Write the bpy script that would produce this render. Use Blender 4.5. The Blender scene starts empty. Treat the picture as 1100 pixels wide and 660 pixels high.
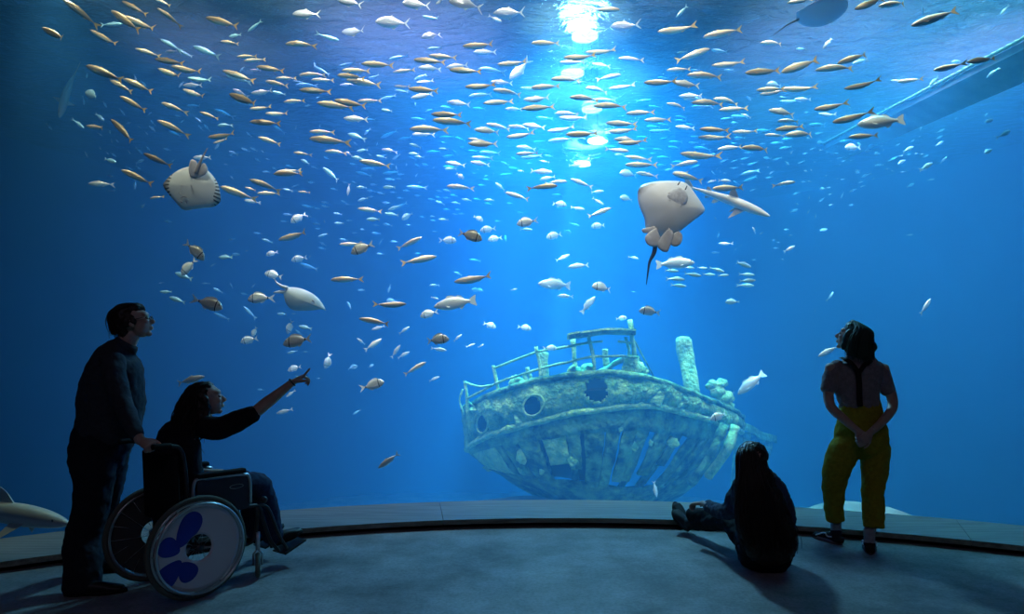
import bpy, bmesh, math, random, json
from mathutils import Vector, Matrix, noise as mnoise
random.seed(7)
C = bpy.context.collection
F = 700.0; HY = 390.0; EH = 1.4
V = Vector
def P(px, py, d):            # a point of the place seen at that pixel, d metres ahead
    return V(((px-550)/F*d, d, EH+(HY-py)/F*d))
# ------------------------------------------------------------------ helpers
MATS = {}
def mat(name, col=(.5,.5,.5), rough=.6, spec=.3, metal=0.0, emit=None, build=None):
    if name in MATS: return MATS[name]
    m = bpy.data.materials.new(name); m.use_nodes = True
    nt = m.node_tree; b = nt.nodes['Principled BSDF']
    b.inputs['Base Color'].default_value = (*col, 1)
    b.inputs['Roughness'].default_value = rough
    b.inputs['Specular IOR Level'].default_value = spec
    b.inputs['Metallic'].default_value = metal
    if emit:
        b.inputs['Emission Color'].default_value = (*emit[0], 1); b.inputs['Emission Strength'].default_value = emit[1]
    if build: build(nt, b)
    MATS[name] = m
    return m
def node(nt, kind, **kw):
    n = nt.nodes.new(kind)
    for k, v in kw.items():
        if k in n.inputs: n.inputs[k].default_value = v
        else: setattr(n, k, v)
    return n
def mottled(c1, c2, scale=8, detail=6, bump=0.0, bscale=None, dist=.02, coords='Object', pos=(.35,.65)):
    def f(nt, b):
        tc = node(nt, 'ShaderNodeTexCoord')
        n = node(nt, 'ShaderNodeTexNoise', Scale=scale, Detail=detail, Roughness=.65)
        nt.links.new(tc.outputs[coords], n.inputs['Vector'])
        r = node(nt, 'ShaderNodeValToRGB')
        r.color_ramp.elements[0].position, r.color_ramp.elements[1].position = pos
        r.color_ramp.elements[0].color = (*c1, 1); r.color_ramp.elements[1].color = (*c2, 1)
        nt.links.new(n.outputs['Fac'], r.inputs['Fac']); nt.links.new(r.outputs['Color'], b.inputs['Base Color'])
        if bump:
            n2 = node(nt, 'ShaderNodeTexNoise', Scale=bscale or scale*3, Detail=5)
            nt.links.new(tc.outputs[coords], n2.inputs['Vector'])
            bp = node(nt, 'ShaderNodeBump', Strength=bump, Distance=dist)
            nt.links.new(n2.outputs['Fac'], bp.inputs['Height']); nt.links.new(bp.outputs['Normal'], b.inputs['Normal'])
    return f
def tagd(o, label=None, cat=None, group=None, kind=None):
    for k, v in (('label', label), ('category', cat), ('group', group), ('kind', kind)):
        if v: o[k] = v
    return o
def link(name, me, m=None, parent=None, smooth=True):
    o = bpy.data.objects.new(name, me); C.objects.link(o)
    if m is not None:
        for x in (m if isinstance(m, (list, tuple)) else [m]): me.materials.append(x)
    if smooth: me.polygons.foreach_set('use_smooth', [True]*len(me.polygons))
    if parent: o.parent = parent
    return o
def obj(name, bm, m=None, parent=None, smooth=True):
    me = bpy.data.meshes.new(name); bm.normal_update(); bm.to_mesh(me); bm.free()
    return link(name, me, m, parent, smooth)
def pyobj(name, vs, fs, m=None, parent=None, smooth=True):
    me = bpy.data.meshes.new(name); me.from_pydata([tuple(v) for v in vs], [], fs); me.update()
    return link(name, me, m, parent, smooth)
def empty(name, loc=(0,0,0), rz=0):
    o = bpy.data.objects.new(name, None); C.objects.link(o); o.location = loc; o.rotation_euler = (0,0,rz); o.empty_display_size = .1
    return o
def cr(p0, p1, p2, p3, t):
    return .5*((2*p1)+(-p0+p2)*t+(2*p0-5*p1+4*p2-p3)*t*t+(-p0+3*p1-3*p2+p3)*t*t*t)
def spline(pts, n):
    """pts: list of tuples (any length); Catmull-Rom through them, n steps a span"""
    import numpy as np
    a = [np.array(p, float) for p in pts]
    a = [2*a[0]-a[1]] + a + [2*a[-1]-a[-2]]
    out = []
    for i in range(1, len(a)-2):
        for k in range(n): out.append(cr(a[i-1], a[i], a[i+1], a[i+2], k/n))
    out.append(a[-2]); return out
def add_box(bm, lo, hi, M=None, bev=0):
    vs = [bm.verts.new((x,y,z)) for x in (lo[0],hi[0]) for y in (lo[1],hi[1]) for z in (lo[2],hi[2])]
    fs = [bm.faces.new([vs[i] for i in f]) for f in ((0,1,3,2),(4,6,7,5),(0,4,5,1),(2,3,7,6),(0,2,6,4),(1,5,7,3))]
    if bev:
        es = list({e for f in fs for e in f.edges})
        r = bmesh.ops.bevel(bm, geom=es, offset=bev, segments=2, affect='EDGES', profile=.5)
        vs = list({v for f in r['faces'] for v in f.verts} | {v for v in vs if v.is_valid})
    if M is not None: bmesh.ops.transform(bm, matrix=M, verts=vs)
    return vs
def frames(pts):
    """parallel-transport frames along points"""
    T = []
    for i in range(len(pts)):
        a = pts[max(i-1,0)]; b = pts[min(i+1,len(pts)-1)]
        t = (b-a); T.append(t.normalized() if t.length > 1e-9 else V((0,0,1)))
    up = V((0,0,1)) if abs(T[0].z) < .9 else V((1,0,0))
    n = T[0].cross(up).normalized(); out = []
    for i, t in enumerate(T):
        n = (n - t*n.dot(t)).normalized(); out.append((t, n, t.cross(n)))
    return out
def add_tube(bm, pts, r, seg=8, cap=True, closed=False):
    """round tube; r a number or list"""
    pts = [V(p) for p in pts]; rs = r if isinstance(r, (list, tuple)) else [r]*len(pts)
    fr = frames(pts); rings = []
    for p, (t, n, b), q in zip(pts, fr, rs):
        rings.append([bm.verts.new(p + (n*math.cos(a)+b*math.sin(a))*q) for a in [2*math.pi*k/seg for k in range(seg)]])
    m = len(rings)
    for i in range(m if closed else m-1):
        A, B = rings[i], rings[(i+1) % m]
        for k in range(seg):
            try: bm.faces.new((A[k], A[(k+1)%seg], B[(k+1)%seg], B[k]))
            except ValueError: pass
    if cap and not closed:
        bm.faces.new(rings[0][::-1]); bm.faces.new(rings[-1])
    return rings
def add_torus(bm, c, axis, R, r, seg=48, seg2=8):
    axis = V(axis).normalized(); u = axis.orthogonal().normalized(); w = axis.cross(u)
    rings = []
    for i in range(seg):
        a = 2*math.pi*i/seg; d = u*math.cos(a)+w*math.sin(a)
        rings.append([bm.verts.new(V(c)+d*(R+r*math.cos(b))+axis*(r*math.sin(b))) for b in [2*math.pi*k/seg2 for k in range(seg2)]])
    for i in range(seg):
        A, B = rings[i], rings[(i+1)%seg]
        for k in range(seg2): bm.faces.new((A[k], A[(k+1)%seg2], B[(k+1)%seg2], B[k]))
# ------------------------------------------------------------------ the room
CX, CY = .45, -1.1          # centre of the curved front
RF, RG, RL = 6.66, 7.40, 7.52   # kerb's front edge, glass inner face
def arc(R, a0, a1, n, z):
    return [V((CX+R*math.sin(a), CY+R*math.cos(a), z)) for a in [a0+(a1-a0)*i/n for i in range(n+1)]]
A0, A1 = math.radians(-62), math.radians(62)
SURF, BED = 6.2, -2.7
def arc_slab(name, R0, R1, z0, z1, m, n=72, a0=A0, a1=A1):
    bm = bmesh.new()
    rows = [arc(R0,a0,a1,n,z0), arc(R1,a0,a1,n,z0), arc(R1,a0,a1,n,z1), arc(R0,a0,a1,n,z1)]
    R = [[bm.verts.new(p) for p in r] for r in rows]
    for i in range(n):
        for k in range(4): bm.faces.new((R[k][i], R[k][i+1], R[(k+1)%4][i+1], R[(k+1)%4][i]))
    bm.faces.new([R[k][0] for k in range(4)]); bm.faces.new([R[k][n] for k in (3,2,1,0)])
    bmesh.ops.recalc_face_normals(bm, faces=bm.faces)
    return tagd(obj(name, bm, m, None, smooth=False), kind='structure')
def floor_nodes(nt, b):
    tc = node(nt, 'ShaderNodeTexCoord')
    n1 = node(nt, 'ShaderNodeTexNoise', Scale=1.8, Detail=9, Roughness=.68); nt.links.new(tc.outputs['Object'], n1.inputs['Vector'])
    n2 = node(nt, 'ShaderNodeTexNoise', Scale=45, Detail=3, Roughness=.7); nt.links.new(tc.outputs['Object'], n2.inputs['Vector'])
    r = node(nt, 'ShaderNodeValToRGB'); r.color_ramp.elements[0].position=.32; r.color_ramp.elements[1].position=.72
    r.color_ramp.elements[0].color=(.10,.097,.094,1); r.color_ramp.elements[1].color=(.34,.33,.33,1)
    nt.links.new(n1.outputs['Fac'], r.inputs['Fac'])
    mx = node(nt, 'ShaderNodeMix', data_type='RGBA', blend_type='MULTIPLY'); mx.inputs[0].default_value=.5
    r2 = node(nt, 'ShaderNodeValToRGB'); r2.color_ramp.elements[0].color=(.45,.45,.45,1); r2.color_ramp.elements[0].position=.35; r2.color_ramp.elements[1].position=.6
    nt.links.new(n2.outputs['Fac'], r2.inputs['Fac'])
    nt.links.new(r.outputs['Color'], mx.inputs[6]); nt.links.new(r2.outputs['Color'], mx.inputs[7])
    nt.links.new(mx.outputs[2], b.inputs['Base Color'])
    bp = node(nt, 'ShaderNodeBump', Strength=.25, Distance=.004); nt.links.new(n2.outputs['Fac'], bp.inputs['Height']); nt.links.new(bp.outputs['Normal'], b.inputs['Normal'])
bm = bmesh.new(); add_box(bm, (-7.2,-3.2,-.3), (8.1,6.6,0))
M_floor = mat('dark concrete floor', rough=.62, spec=.35, build=floor_nodes)
floor = obj('floor', bm, M_floor, smooth=False)
# cut the floor along the arc: rebuild it as a polygon that ends under the kerb
me = floor.data; bm = bmesh.new()
out = arc(RL+.02, A0, A1, 72, 0)
loop = [V((-7.2,-3.2,0)), V((8.1,-3.2,0)), V((8.1, out[-1].y, 0))] + out[::-1] + [V((-7.2, out[0].y, 0))]
vs = [bm.verts.new(p) for p in loop]; f = bm.faces.new(vs)
r = bmesh.ops.extrude_face_region(bm, geom=[f]); bmesh.ops.translate(bm, vec=(0,0,-.3), verts=[v for v in r['geom'] if isinstance(v, bmesh.types.BMVert)])
bmesh.ops.recalc_face_normals(bm, faces=bm.faces); bm.to_mesh(me); bm.free(); tagd(floor, kind='structure')
def wood_nodes(nt, b):
    tc = node(nt, 'ShaderNodeTexCoord'); mp = node(nt, 'ShaderNodeMapping'); mp.inputs['Scale'].default_value=(.6,9,9)
    n = node(nt, 'ShaderNodeTexNoise', Scale=4, Detail=6, Roughness=.6)
    nt.links.new(tc.outputs['Object'], mp.inputs['Vector']); nt.links.new(mp.outputs['Vector'], n.inputs['Vector'])
    r = node(nt, 'ShaderNodeValToRGB'); r.color_ramp.elements[0].position=.35; r.color_ramp.elements[1].position=.7
    r.color_ramp.elements[0].color=(.13,.12,.10,1); r.color_ramp.elements[1].color=(.27,.25,.21,1)
    nt.links.new(n.outputs['Fac'], r.inputs['Fac']); nt.links.new(r.outputs['Color'], b.inputs['Base Color'])
M_kerb = mat('dark oiled board', rough=.4, spec=.4, build=wood_nodes)
M_black = mat('black gap shade', (.01,.01,.01), .8, .1)
arc_slab('trim_1', RF+.10, RL-.005, .001, .035, M_black)          # recessed slab, the gap's shade put into its black colour
for i in range(7):      # the ledge's boards meet at hairline joints
    a0 = A0+(A1-A0)*i/7; a1 = A0+(A1-A0)*(i+1)/7-.0006
    arc_slab('trim_%d' % (i+2), RF, RG-.004, .035, .075, M_kerb, 16, a0, a1)
M_dark = mat('matt dark wall paint', (.018,.02,.024), .85, .1)
def wallbox(name, lo, hi, m): 
    bm = bmesh.new(); add_box(bm, lo, hi); return tagd(obj(name, bm, m, smooth=False), kind='structure')
HT = 7.6; HT2 = 10.0
wallbox('wall_left_viewing', (-7.4,-3.2,0), (-7.2,3,HT), M_dark)
wallbox('wall_right_viewing', (8.1,-3.2,0), (8.3,3,HT), M_dark)
wallbox('wall_behind_camera', (-7.4,-3.4,0), (8.3,-3.2,HT), M_dark)
wallbox('ceiling', (-7.4,-3.4,HT), (8.3,4.6,HT+.2), M_dark)
# end piers between the glass and the side walls
for nm, s in (('left', -1), ('right', 1)):
    e = arc(RL+.05, A0, A1, 2, 0)[0 if s < 0 else -1]
    w = -7.4 if s < 0 else 8.3
    x0, x1 = sorted((e.x + (-.02 if s > 0 else .02), w)); wallbox('wall_pier_'+nm, (x0, e.y-.45, -.3), (x1, e.y+.05, HT), M_dark)
# acrylic window: perfectly clear
mg = bpy.data.materials.new('clear acrylic'); mg.use_nodes=True; nt=mg.node_tree; nt.nodes.clear()
o_ = nt.nodes.new('ShaderNodeOutputMaterial'); t_ = nt.nodes.new('ShaderNodeBsdfTransparent'); t_.inputs[0].default_value=(.985,.99,.985,1); nt.links.new(t_.outputs[0], o_.inputs[0])
arc_slab('window_1', RG, RL, -2.6, 6.6, mg)
# ------------------------------------------------------------------ tank
TX0, TX1, TY = -12.5, 13.0, 20.5
front = arc(RL+.004, A0, A1, 72, 0)
def back_curve(grow=0.0, n=64):     # the rounded rear wall of the tank, from the right pier round to the left one
    cx, cy0, ax, ay = .25, front[0].y, 12.5+grow, TY-front[0].y+grow
    return [V((cx+ax*math.copysign(abs(math.cos(t))**.75, math.cos(t)), cy0+ay*math.sin(t)**.75, 0)) for t in [math.pi*k/n for k in range(n+1)]]
bm = bmesh.new()
loop = front + back_curve()
vs = [bm.verts.new((p.x, p.y, BED-.6)) for p in loop]; f = bm.faces.new(vs)
r = bmesh.ops.extrude_face_region(bm, geom=[f]); bmesh.ops.translate(bm, vec=(0,0,SURF-.002-(BED-.6)), verts=[v for v in r['geom'] if isinstance(v, bmesh.types.BMVert)])
bmesh.ops.recalc_face_normals(bm, faces=bm.faces)
mw = bpy.data.materials.new('blue tank water'); mw.use_nodes=True; nt=mw.node_tree; nt.nodes.clear()
o_ = nt.nodes.new('ShaderNodeOutputMaterial')
sc_ = nt.nodes.new('ShaderNodeVolumeScatter'); sc_.inputs['Color'].default_value=(.07,.40,1,1); sc_.inputs['Density'].default_value=.085; sc_.inputs['Anisotropy'].default_value=.0
ab_ = nt.nodes.new('ShaderNodeVolumeAbsorption'); ab_.inputs['Color'].default_value=(.0,.62,.95,1); ab_.inputs['Density'].default_value=.10
ad_ = nt.nodes.new('ShaderNodeAddShader'); nt.links.new(sc_.outputs[0], ad_.inputs[0]); nt.links.new(ab_.outputs[0], ad_.inputs[1]); nt.links.new(ad_.outputs[0], o_.inputs['Volume'])
tagd(obj('tank_water', bm, mw, smooth=False), kind='structure')
M_tank = mat('blue tank wall', (.03,.17,.42), .8, .2, build=mottled((.025,.15,.38),(.035,.19,.46), .35, 4))
bm = bmesh.new()
ci, co_ = back_curve(.003), back_curve(.3)
R = [[bm.verts.new((p.x,p.y,z)) for p in c] for c, z in ((ci,BED-.8),(co_,BED-.8),(co_,HT2),(ci,HT2))]
for i in range(len(ci)-1):
    for k in range(4): bm.faces.new((R[k][i], R[k][i+1], R[(k+1)%4][i+1], R[(k+1)%4][i]))
bmesh.ops.recalc_face_normals(bm, faces=bm.faces)
tagd(obj('wall_tank_back', bm, M_tank), kind='structure')
wallbox('wall_tank_front_left', (TX0-.3,front[0].y-.3,BED-.8), (front[0].x,front[0].y,HT), M_tank)
wallbox('wall_tank_front_right', (front[-1].x,front[-1].y-.3,BED-.8), (TX1+.3,front[-1].y,HT), M_tank)
# sand bed with low dunes
M_sand = mat('pale sand', rough=.9, spec=.1, build=mottled((.16,.16,.14),(.30,.29,.24), 3, 8, .6, 20))
nx, ny = 90, 60; vs=[]; fs=[]
def bedz(x, y):
    z = BED + .22*mnoise.noise(V((x*.35, y*.35, 3.1))) + .05*mnoise.noise(V((x*1.7,y*1.7,1)))
    z += 1.72*math.exp(-((x-5.9)/2.4)**2-((y-11.0)/2.0)**2)
    z += 1.3*math.exp(-((x-1.2)/2.4)**2-((y-12.0)/2.2)**2)
    z += .9*math.exp(-((x+1.6)/2.4)**2-((y-12.5)/2.5)**2)
    return z
for j in range(ny+1):
    for i in range(nx+1):
        x = TX0+(TX1-TX0)*i/nx; y = 1.9+(TY-1.9)*j/ny; vs.append((x,y,bedz(x,y)))
for j in range(ny):
    for i in range(nx): a=j*(nx+1)+i; fs.append((a,a+1,a+nx+2,a+nx+1))
tagd(pyobj('sand_ground', vs, fs, M_sand), kind='structure')
# the surface from below: rippled
ms = bpy.data.materials.new('rippled water surface'); ms.use_nodes=True; nt=ms.node_tree; nt.nodes.clear()
o_ = nt.nodes.new('ShaderNodeOutputMaterial')
tc = node(nt,'ShaderNodeTexCoord'); mp = node(nt,'ShaderNodeMapping'); mp.inputs['Scale'].default_value=(1.0,1.5,1); nt.links.new(tc.outputs['Object'], mp.inputs['Vector'])
n1 = node(nt,'ShaderNodeTexNoise', Scale=2.4, Detail=4, Roughness=.6, Distortion=1.0); nt.links.new(mp.outputs[0], n1.inputs['Vector'])
bp = node(nt,'ShaderNodeBump', Strength=1.0, Distance=.40); nt.links.new(n1.outputs['Fac'], bp.inputs['Height'])
rf_ = node(nt,'ShaderNodeBsdfRefraction'); rf_.inputs['IOR'].default_value=1.12; rf_.inputs['Roughness'].default_value=.04; rf_.inputs['Color'].default_value=(.75,.92,1,1); nt.links.new(bp.outputs[0], rf_.inputs['Normal'])
gl = node(nt,'ShaderNodeBsdfGlossy'); gl.inputs['Color'].default_value=(.8,.9,1,1); gl.inputs['Roughness'].default_value=.10; nt.links.new(bp.outputs[0], gl.inputs['Normal'])
tl = node(nt,'ShaderNodeBsdfTranslucent'); tl.inputs['Color'].default_value=(.10,.16,.20,1); nt.links.new(bp.outputs[0], tl.inputs['Normal'])
m1 = node(nt,'ShaderNodeMixShader'); m1.inputs[0].default_value=.35; nt.links.new(rf_.outputs[0], m1.inputs[1]); nt.links.new(gl.outputs[0], m1.inputs[2])
m2 = node(nt,'ShaderNodeMixShader'); m2.inputs[0].default_value=.10; nt.links.new(m1.outputs[0], m2.inputs[1]); nt.links.new(tl.outputs[0], m2.inputs[2])
tr = node(nt,'ShaderNodeBsdfTransparent'); m3 = node(nt,'ShaderNodeMixShader'); m3.inputs[0].default_value=.72
nt.links.new(tr.outputs[0], m3.inputs[1]); nt.links.new(m2.outputs[0], m3.inputs[2]); nt.links.new(m3.outputs[0], o_.inputs[0])
loop = front + back_curve()
bm = bmesh.new(); bm.faces.new([bm.verts.new((p.x,p.y,SURF)) for p in loop])
tagd(obj('water_surface', bm, ms, smooth=False), kind='structure')
wallbox('ceiling_over_tank', (TX0-.3,3.2,HT2), (TX1+.3,TY+.3,HT2+.2), M_dark)
arc_slab('wall_above_window', RG, RL+.1, 6.6, HT2, M_dark)
arc_slab('wall_below_window', RG-.05, RL+.05, BED-.8, -.06, M_dark)
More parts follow.
